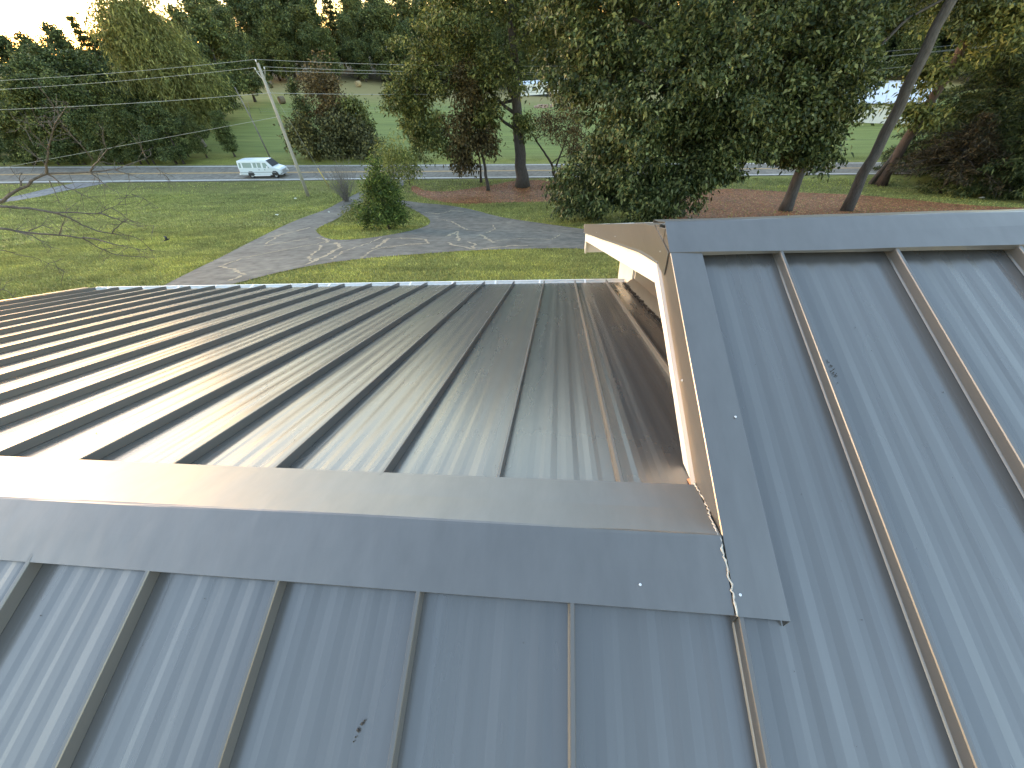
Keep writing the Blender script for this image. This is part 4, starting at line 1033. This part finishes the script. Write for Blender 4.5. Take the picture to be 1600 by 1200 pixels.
for e in ((-3, 1.2, 7), (-2.6, -1.6, 8.2), (-4, .2, 9), (-2.8, 2.2, 9.8), (-3.4, -1.5, 5.6)):
    p = wiggle((-.3, .2, 4.6), e, 6, .05, rg); tb.tube(p, [.07, .06, .05, .04, .03, .02, .008], 6)
    for u in range(6):
        q = p[rg.integers(2, 7)]; tb.tube([q, q+np.array([rg.normal(-.5, .5), rg.normal(0, .6), rg.uniform(.2, .9)])], [.018, .005], 4)
tb.build('trunk', M['twig'], bt, True)
roots = {0: 2.6, 2: 2.9, 3: 2.5, 23: 2.2, 28: 1.8}
for q, (r0, pl) in enumerate(BARE):
    mb = MB(); pts = [np.array(p)-o0 for p in pl]
    if q in roots:
        s_ = np.array([.05, .05, roots[q]]); pts = wiggle(s_, pts[0], 4, .03, rg)[:-1]+pts
    n = len(pts); sm = []
    for i in range(n-1):
        sm += [pts[i]*(1-t_)+pts[i+1]*t_+rg.normal(0, .012, 3)*(t_ > 0) for t_ in (0, .5)]
    sm.append(pts[-1]); n = len(sm)
    r0 *= .95
    mb.tube(sm, [max(.0035, r0*(1-.9*(i/(n-1))**.8)) for i in range(n)], 6)
    for u in range(int(n*1.2)):
        k = rg.integers(n//4, n); b = sm[k]; L_ = rg.uniform(.10, .42)
        d = unit(sm[min(k+1, n-1)]-sm[k-1])*.7+rg.normal(0, .6, 3); e = b+unit(d)*L_
        mb.tube([b, (b+e)/2+rg.normal(0, .015, 3), e], [.0055, .0042, .0022], 4)
        if rg.random() < .5:
            m_ = (b+e)/2; e2 = m_+unit(d+rg.normal(0, .8, 3))*L_*.5; mb.tube([m_, e2], [.0036, .002], 3)
    mb.build('bough', M['twig'], bt)

# ================================================================== POLE, WIRES, VAN, SMALL THINGS
def wood_mat(name, col):
    m, nt, b = new_mat(name); tc = nt.nodes.new('ShaderNodeTexCoord')
    f = noise(nt, mapping(nt, tc.outputs['Object'], (14, 14, .5)), 2., 6, .7)
    nt.links.new(ramp(nt, f, [(.3, tuple(c*.6 for c in col)), (.6, col), (.8, tuple(c*1.35 for c in col))]), b.inputs['Base Color']); b.inputs['Roughness'].default_value = .85
    return m
M['pole'] = wood_mat('weathered_pole_wood', (.36, .33, .28))
M['wire'] = simple('aluminium_wire', (.34, .34, .32), .6, .1, 5.)
M['porcelain'] = simple('grey_porcelain', (.55, .56, .58), .3, .05)
M['steel'] = simple('galvanised_steel', (.40, .41, .42), .45, .1, 8., .7)
M['guard'] = simple('yellow_plastic_guard', (.62, .46, .10), .5, .1)
PX, PY = -26.78, 42.21; PZ = float(Gs(PX, PY)); PTOP = .70
pole = thing('utility_pole', 'tall weathered wooden utility pole standing in the lawn near the road', 'pole', (PX, PY, PZ))
hh = PTOP-PZ
MB().tube([(0, 0, -.4), (0, 0, 3), (0, 0, 7), (0, 0, hh)], [.175, .16, .14, .115], 14).build('post', M['pole'], pole, True)
def insulator(x, y, z, parent, tilt=0):
    mb = MB(); mb.tube([(x, y, z), (x, y, z+.10)], [.014, .014], 6)
    mb.tube([(x, y, z+.06), (x, y, z+.09), (x, y, z+.10), (x, y, z+.14), (x, y, z+.15), (x, y, z+.2), (x, y, z+.22)], [.05, .07, .04, .06, .035, .045, .02], 10)
    return mb.build('insulator', M['porcelain'], parent, True)
MB().tube([(0, -.13, hh-.25), (0, -.15, hh+.05)], [.02, .02], 6).build('pin', M['steel'], pole)
insulator(0, -.15, hh+.03, pole)
for s_ in (-1, 1):
    MB().tube([(s_*.12, 0, hh-1.15), (s_*.42, 0, hh-.55)], [.03, .03], 6).build('bracket', M['steel'], pole)
    MB().tube([(s_*.12, 0, hh-.62), (s_*.44, 0, hh-.52)], [.02, .02], 6).build('bracket', M['steel'], pole)
    insulator(s_*.44, 0, hh-.52, pole)
for z in (hh-2.15, hh-4.0): MB().tube([(-.18, 0, z), (.18, 0, z)], [.03, .03], 6).build('clamp', M['steel'], pole)
MB().tube([(0, .15, .2), (.01, .15, 4), (0, .13, hh-1)], [.012]*3, 4).build('ground_wire', M['wire'], pole)
def span(p0, dx, s0, c, slope_y, n=30, x1=None):
    return [(p0[0]+dx*i/n, p0[1]+slope_y*dx*i/n, p0[2]+s0*(dx*i/n)+c*(dx*i/n)**2) for i in range(n+1)]
zt_ = PTOP
def wire(label, pts, r_=.013):
    b = np.array(pts[0]); mb = MB().tube([np.array(p)-b for p in pts], [r_]*len(pts), 5)
    o = mb.build('power_line', M['wire'], None); o.location = b
    return tag(o, label, 'power line', 'wires on the utility pole')
wire('topmost wire running right from the pole top', span((PX, PY-.15, zt_+.24), 82, -.112, .0009, .20))
wire('wire running right from the bracket, second below the pole top', span((PX+.44, PY, zt_-.30), 82, -.110, .0009, .20))
wire('wire running right from the pole, third below its top', span((PX+.40, PY+.1, zt_-.56), 82, -.105, .0009, .20))
wire('topmost wire running left from the pole top', span((PX, PY-.15, zt_+.24), -75, .018, .0008, .03))
wire('wire running left from the bracket just below the pole top', span((PX-.44, PY, zt_-.30), -75, .022, .0008, .03))
wire('thicker cable running left, about two metres under the pole top', span((PX, PY-.17, zt_-2.15), -75, .008, .0007, .03), .016)
wire('thicker cable running right, about two metres under the pole top', span((PX, PY-.17, zt_-2.15), 82, -.095, .0009, .20), .016)
wire('service wire dropping low to the left from the middle of the pole', span((PX, PY-.17, zt_-4.0), -50, .085, .0, .0), .013)
gx0 = np.array(gp(-26.0, 45.6)); gw = tag(MB().tube([np.array((PX+.05, PY+.12, zt_-1.3))-gx0, np.array((0, 0, .05))], [.010, .010], 5).build('guy_wire', M['wire']), 'guy wire from pole top to ground with a yellow guard at its foot', 'guy wire')
gw.location = gx0
dv = (np.array((PX, PY+.12, zt_-1.3))-gx0); dv /= np.linalg.norm(dv)
MB().tube([dv*.1, dv*2.3], [.05, .05], 8).build('guard', M['guard'], gw, True)

# ---- mailbox at the drive entrance
M['mail'] = simple('dark_mailbox_paint', (.035, .035, .038), .45, .1)
mbx = thing('mailbox', 'dark mailbox on a short post at the drive entrance by the road', 'mailbox', gp(-16.85, 46.47), .1)
MB().box(-.06, .06, -.06, .06, -.2, 1.0).build('post', M['bark_dark'], mbx)
pr = [(-.13, 1.0), (.13, 1.0), (.13, 1.17)]+[(.13*math.cos(a), 1.17+.13*math.sin(a)) for a in np.linspace(.3, math.pi-.3, 7)]+[(-.13, 1.17)]
mb = MB(); n = len(pr); mb.add([(x, -.28, z) for x, z in pr]+[(x, .28, z) for x, z in pr], [tuple(range(n)), tuple(range(n, 2*n))[::-1]]+[(i, n+i, n+(i+1) % n, (i+1) % n) for i in range(n)]); mb.build('box', M['mail'], mbx)
MB().box(.131, .145, -.05, -.02, 1.1, 1.32).build('flag', simple('red_flag_paint', (.4, .04, .03), .5, .1), mbx)

# ---- hay bales
M['hay'] = simple('dry_hay', (.30, .235, .13), .95, .35, 5., 0, .2, .05); M['hay_dark'] = simple('old_hay', (.12, .095, .06), .95, .35, 5.)
def bale(x, y, rz, mat, label):
    t = thing('hay_bale', label, 'hay bale', gp(x, y), rz, 'round bales in the field')
    rg = np.random.default_rng(int(abs(x)*10)); mb = MB(); k = 20
    for u in (-.62, -.58, -.2, .2, .58, .62):
        for a in range(k):
            q = 2*math.pi*a/k; rr = (.76 if abs(u) < .6 else .68)+rg.normal(0, .014); mb.v.append((u, rr*math.cos(q), .74+rr*math.sin(q)))
    for i in range(5):
        for a in range(k): mb.f.append((i*k+a, i*k+(a+1) % k, (i+1)*k+(a+1) % k, (i+1)*k+a))
    mb.f += [tuple(range(k))[::-1], tuple(5*k+a for a in range(k))]
    mb.build('bale', mat, t, True)
bale(-82.8, 133.8, .6, M['hay_dark'], 'greyish round hay bale just right of the utility pole top')
bale(-59.9, 141.3, 1.2, M['hay'], 'pale tan round hay bale at the far field edge, before the tree line')
bale(-66.1, 109.0, .9, M['hay_dark'], 'dark rounded hay bale nearest the road, left of the thicket')
# pale heap far in the field
rg = np.random.default_rng(8); hp = thing('rubble_heap', 'small pinkish heap of rubble lying in the field beyond the oak', 'heap', gp(-4.4, 114.))
for k in range(14):
    mb = MB(); s_ = rg.uniform(.3, .7); p = rg.normal(0, .8, 3)*np.array([1.3, .7, 0]); q = rg.uniform(.6, 1.1, (8, 3))*s_*.6
    mb.hexa([(p[0]+sx*q[i][0], p[1]+sy*q[i][1], max(-.1, p[2]+.1+.25*rg.random()+sz*q[i][2])) for i, (sx, sy, sz) in enumerate(((-1, -1, -1), (1, -1, -1), (1, 1, -1), (-1, 1, -1), (-1, -1, 1), (1, -1, 1), (1, 1, 1), (-1, 1, 1)))])
    mb.build('stone', M.setdefault('pinkstone', simple('pinkish_rubble', (.42, .28, .22), .9, .3, 2.)), hp)

# ---- field fence: wire on posts
fx0, fy0, fx1, fy1 = -64., 96., -8., 104.
fn = thing('wire_fence', 'thin wire fence on posts crossing the hay field', 'fence', gp(fx0, fy0)); b = np.array(gp(fx0, fy0))
pts = []
for k in range(15):
    x = fx0+(fx1-fx0)*k/14; y = fy0+(fy1-fy0)*k/14; z = float(Gs(x, y)); pts.append((x, y, z))
    MB().tube([np.array((x, y, z-.2))-b, np.array((x, y, z+1.1))-b], [.03, .028], 6).build('post', M['bark'], fn)
for dz in (.45, .75, 1.02): MB().tube([np.array((x, y, z+dz))-b for x, y, z in pts], [.007]*15, 3).build('wire', M['steel'], fn)

# ---- white barn and long white building beyond the road
M['barn_roof'] = simple('pale_metal_roof', (.55, .60, .66), .4, .06, 1.5); M['barn_wall'] = simple('white_barn_wall', (.72, .70, .64), .7, .06, 1.)
M['dark_void'] = simple('dark_opening', (.03, .03, .03), .8, .1)
M['glass'] = simple('dark_window_glass', (.02, .025, .03), .08, .1)
bn = thing('white_barn', 'white barn with pale metal roof seen between the trunks beyond the road', 'barn', gp(55.6, 90.), rad(-24))
bz = 0
MB().add([(-6, -5, -1), (6, -5, -1), (6, 5, -1), (-6, 5, -1), (-6, -5, 3.0), (6, -5, 3.0), (6, 5, 3.0), (-6, 5, 3.0), (-6, 0, 5.2), (6, 0, 5.2)], [(0, 1, 5, 4), (2, 3, 7, 6), (1, 2, 6, 9, 5), (3, 0, 4, 8, 7)]).build('wall', M['barn_wall'], bn)
for s_ in (-1, 1):
    for k in range(8):
        x0 = -6.5+k*1.625
        mb = MB().hexa([(x0+.03, s_*5.5, 2.80), (x0+1.605, s_*5.5, 2.80), (x0+1.605, 0, 5.22), (x0+.03, 0, 5.22), (x0+.03, s_*5.5, 2.86), (x0+1.605, s_*5.5, 2.86), (x0+1.605, 0, 5.30), (x0+.03, 0, 5.30)])
        mb.build('roof_panel', M['barn_roof'], bn)
MB().box(-6.6, 6.6, -.15, .15, 5.28, 5.36).build('ridge_cap', M['barn_roof'], bn)
MB().box(-2.0, 2.0, -5.06, -5.003, -.9, 2.4).build('door', M['barn_wall'], bn)
MB().box(4.4, 5.4, -5.05, -5.003, 1.0, 1.9).build('window', M['glass'], bn)
MB().box(-6.5, 6.5, -5.56, -5.50, 2.72, 2.90).build('eave_board', M['bark_red'], bn)
mh = thing('mobile_home', 'long low white building across the field, right of the oak trunk', 'house', gp(-5.4, 141.), rad(4))
MB().box(-9, 9, -2.1, 2.1, .55, 3.1).build('wall', M['barn_wall'], mh)
MB().add([(-9.2, -2.3, 3.1), (9.2, -2.3, 3.1), (9.2, 0, 3.75), (-9.2, 0, 3.75), (9.2, 2.3, 3.1), (-9.2, 2.3, 3.1)], [(0, 1, 2, 3), (3, 2, 4, 5), (0, 3, 5), (1, 4, 2)]).build('roof', M['barn_roof'], mh)
MB().box(-8.9, 8.9, -2.0, 2.0, -.4, .549).build('skirting', M['dark_void'], mh)
for x in (-6.5, -2.5, 4.8): 
    w = MB().box(x-.5, x+.5, -2.16, -2.103, 1.5, 2.5).build('window', M['glass'], mh)
MB().box(1.2, 2.2, -2.15, -2.103, .6, 2.6).build('door', M['bark_red'], mh)

# ---- the white passenger van
M['van'] = simple('white_van_paint', (.62, .66, .68), .28, .03, 1.); M['tyre'] = simple('tyre_rubber', (.02, .02, .02), .8, .1); M['rim'] = simple('steel_wheel', (.45, .45, .46), .35, .08, 6., .6)
M['van_glass'] = simple('tinted_glass', (.16, .24, .24), .06, .1, 1.5); M['van_dark'] = simple('black_trim', (.025, .025, .027), .5, .1); M['grey_trim'] = simple('grey_bumper', (.28, .29, .30), .45, .08)
M['lamp'] = simple('clear_lamp', (.55, .56, .58), .1, .05); M['lamp_red'] = simple('red_lamp', (.35, .02, .02), .2, .05); M['step'] = simple('white_step', (.78, .78, .78), .4, .05)
yn_, zn_ = road_near(-35.5); vy = yn_+1.55; zr_ = zn_+.012+(road_far(-35.5)[1]-zn_)*1.55/6.9
van = thing('passenger_van', 'white passenger van driving along the near lane of the road', 'van', (-35.6, vy, zr_), math.atan(.035))
van.scale = (.86, .88, .92); van.location.x -= .45
van.rotation_euler = (0, math.atan(.041), math.atan(.035))
# body: lofted rings; x forward
W = 1.0
stn = [(-3.02, .62, 1.98, .90), (-2.98, .45, 2.06, .97), (-2.6, .40, 2.12, 1.0), (-1.0, .38, 2.13, 1.0), (.9, .38, 2.12, 1.0), (1.25, .38, 2.09, 1.0), (1.55, .38, 1.80, 1.0), (2.02, .38, 1.33, .99), (2.3, .38, 1.24, .98), (2.75, .42, 1.14, .95), (2.98, .50, .98, .88)]
mb = MB(); K = 12
for (x, zb, zt2, wf_) in stn:
    belt = min(1.22, zt2-.04)
    hw = W*wf_; top = hw*(1-.17*max(0, (zt2-1.22))/.9)
    ring = [(-hw*.93, zb), (-hw, zb+.12), (-hw, .85 if belt > .9 else belt-.1), (-hw*.985, belt), (-top*1.0, zt2-.10), (-top*.90, zt2-.02), (top*.90, zt2-.02), (top, zt2-.10), (hw*.985, belt), (hw, .85 if belt > .9 else belt-.1), (hw, zb+.12), (hw*.93, zb)]
    mb.v += [(x, y, z) for y, z in ring]
for i in range(len(stn)-1):
    for k in range(K): mb.f.append((i*K+k, i*K+(k+1) % K, (i+1)*K+(k+1) % K, (i+1)*K+k))
mb.f += [tuple(range(K)), tuple((len(stn)-1)*K+k for k in range(K))[::-1]]
bevel(mb.build('body', M['van'], van), .03, 2)
def side_w(x, z):  # half width of the body side at height z
    return 1.0*(.985+(z-1.22)/(2.03-1.22)*(.846-.985)) if z > 1.22 else 1.0
def side_panel(name, quad, mat, parent, off=.006, th=.012, both=True):
    for s_ in ((-1, 1) if both else (-1,)):
        vs = []
        for o_ in (off-th, off):
            vs += [(x, s_*(side_w(x, z)+o_), z) for x, z in quad]
        n = len(quad); MB().add(vs, [tuple(range(n)), tuple(range(n, 2*n))]+[(i, (i+1) % n, n+(i+1) % n, n+i) for i in range(n)]).build(name, mat, parent)
side_panel('window', [(-2.25, 1.27), (-.95, 1.27), (-.95, 1.84), (-2.25, 1.84)], M['van_glass'], van)
side_panel('window', [(-2.80, 1.30), (-2.48, 1.27), (-2.48, 1.84), (-2.76, 1.82)], M['van_glass'], van)
side_panel('window', [(-.72, 1.27), (-.25, 1.27), (-.25, 1.84), (-.72, 1.84)], M['van_glass'], van)
side_panel('window', [(-.10, 1.27), (.40, 1.27), (.40, 1.84), (-.10, 1.84)], M['van_glass'], van)
side_panel('window', [(.68, 1.24), (1.50, 1.24), (1.15, 1.80), (.68, 1.82)], M['van_glass'], van)
side_panel('trim_strip', [(-2.9, .70), (2.35, .70), (2.35, .78), (-2.9, .78)], M['grey_trim'], van, .010)
side_panel('step', [(-1.05, .30), (1.30, .30), (1.30, .40), (-1.05, .40)], M['step'], van, .03, .06)
side_panel('door_gap', [(.535, .46), (.550, .46), (.550, 1.9), (.535, 1.9)], M['van_dark'], van, .002, .01)
side_panel('door_gap', [(-.84, .46), (-.825, .46), (-.825, 1.9), (-.84, 1.9)], M['van_dark'], van, .002, .01)
side_panel('door_gap', [(-.18, .46), (-.168, .46), (-.168, 1.9), (-.18, 1.9)], M['van_dark'], van, .002, .01)
side_panel('handle', [(.70, 1.00), (.88, 1.00), (.88, 1.06), (.70, 1.06)], M['van_dark'], van, .02, .02)
side_panel('handle', [(-.10, 1.00), (.06, 1.00), (.06, 1.06), (-.10, 1.06)], M['van_dark'], van, .02, .02)
side_panel('wheel_arch', [(1.62, .36), (2.62, .36), (2.55, .70), (2.35, .88), (1.90, .88), (1.68, .70)], M['van_dark'], van, .004, .02)
side_panel('wheel_arch', [(-1.88, .36), (-.90, .36), (-.97, .70), (-1.15, .86), (-1.62, .86), (-1.80, .70)], M['van_dark'], van, .004, .02)
# windscreen follows the sloped nose stations
ws = [(1.285, -.78, 2.03), (1.285, .78, 2.03), (1.99, .86, 1.36), (1.99, -.86, 1.36)]
MB().hexa([(x+.012, y, z+.012) for x, y, z in ws]+[(x+.028, y, z+.030) for x, y, z in ws]).build('windscreen', M['van_dark'], van)
MB().hexa([(-3.035, -.7, 1.25), (-3.005, -.7, 1.25), (-3.005, .7, 1.25), (-3.035, .7, 1.25), (-3.035, -.64, 1.85), (-3.0, -.64, 1.85), (-3.0, .64, 1.85), (-3.035, .64, 1.85)]).build('rear_window', M['van_glass'], van)
MB().box(2.90, 3.10, -.97, .97, .42, .66).build('bumper', M['grey_trim'], van); MB().box(-3.14, -2.96, -.97, .97, .44, .62).build('bumper', M['step'], van)
MB().box(2.97, 3.03, -.52, .52, .68, .94).build('grille', M['grey_trim'], van)
for s_ in (-1, 1):
    MB().box(2.92, 3.02, min(s_*.56, s_*.86), max(s_*.56, s_*.86), .72, .95).build('headlight', M['lamp'], van)
    MB().box(-3.04, -2.97, min(s_*.80, s_*.94), max(s_*.80, s_*.94), .80, 1.15).build('tail_lamp', M['lamp_red'], van)
    MB().box(1.30, 1.40, min(s_*1.04, s_*1.26), max(s_*1.04, s_*1.26), 1.20, 1.46).build('mirror', M['step'], van)
    for x in (2.12, -1.39):
        prof = [(.19, .02), (.30, .0), (.36, .03), (.375, .08), (.375, .17), (.36, .22), (.30, .24)]
        mb = MB(); k = 22
        for rr, dep in prof: mb.v += [(x+rr*math.cos(2*math.pi*a/k), s_*(1.0-dep), .375+rr*math.sin(2*math.pi*a/k)) for a in range(k)]
        for i in range(len(prof)-1):
            for a in range(k): mb.f.append((i*k+a, i*k+(a+1) % k, (i+1)*k+(a+1) % k, (i+1)*k+a))
        wh = mb.build('wheel', M['tyre'], van, True)
        mb = MB()
        for rr, dep in ((.02, .015), (.10, .02), (.12, .06), (.17, .05), (.20, .03)): mb.v += [(x+rr*math.cos(2*math.pi*a/k), s_*(1.0-dep), .375+rr*math.sin(2*math.pi*a/k)) for a in range(k)]
        for i in range(4):
            for a in range(k): mb.f.append((i*k+a, i*k+(a+1) % k, (i+1)*k+(a+1) % k, (i+1)*k+a))
        mb.f.append(tuple(range(k))); mb.build('rim', M['rim'], wh, True)

# ---- scraps on the lawn, a bird
M['paper'] = simple('pale_paper', (.62, .62, .50), .8, .1)
for (x, y, s_, lb) in ((-24.1, 32.35, .28, 'pale paper scrap lying on the lawn left of the drive'), (-27.5, 40.9, .2, 'small pale scrap on the grass by the foot of the utility pole'), (-19.9, 33.3, .17, 'tiny pale scrap beside the narrow upper drive'), (36.9, 40.1, .3, 'white scrap on the shaded grass under the conifers at right')):
    rg = np.random.default_rng(int(abs(x)*7)); z = float(Gs(x, y)); mb = MB(); k = 7
    ring = [(s_*rg.uniform(.5, 1)*math.cos(2*math.pi*i/k), s_*rg.uniform(.4, .8)*math.sin(2*math.pi*i/k), rg.uniform(.04, .12)) for i in range(k)]
    mb.add(ring+[(0, 0, .14)], [(i, (i+1) % k, k) for i in range(k)])
    o = mb.build('paper_scrap', M['paper']); o.location = (x, y, z); tag(o, lb, 'scrap', 'scraps of litter on the grass')
bd = thing('bird', 'small dark bird in flight over the lawn near the bare twig tips', 'bird', (-10.46, 9.0, -2.43), .7)
M['bird'] = simple('dark_feathers', (.012, .012, .014), .6, .1)
MB().tube([(-.07, 0, -.01), (-.05, 0, 0), (0, 0, .005), (.04, 0, .01), (.06, 0, .012), (.075, 0, .01)], [.004, .014, .02, .016, .013, .003], 8).build('body', M['bird'], bd, True)
MB().add([(-.12, -.02, -.008), (-.12, .02, -.008), (-.05, .008, 0), (-.05, -.008, 0), (-.12, 0, -.012)], [(0, 1, 2, 3), (0, 3, 4), (1, 4, 2), (2, 4, 3)]).build('tail', M['bird'], bd)
for s_ in (-1, 1):
    MB().add([(.03, s_*.01, .012), (-.03, s_*.01, .010), (-.02, s_*.07, .055), (.03, s_*.07, .06), (-.05, s_*.13, .07), (-.01, s_*.14, .075), (.0, s_*.06, .045)], [(0, 1, 2, 3), (3, 2, 4, 5), (1, 6, 2)]).build('wing', M['bird'], bd)
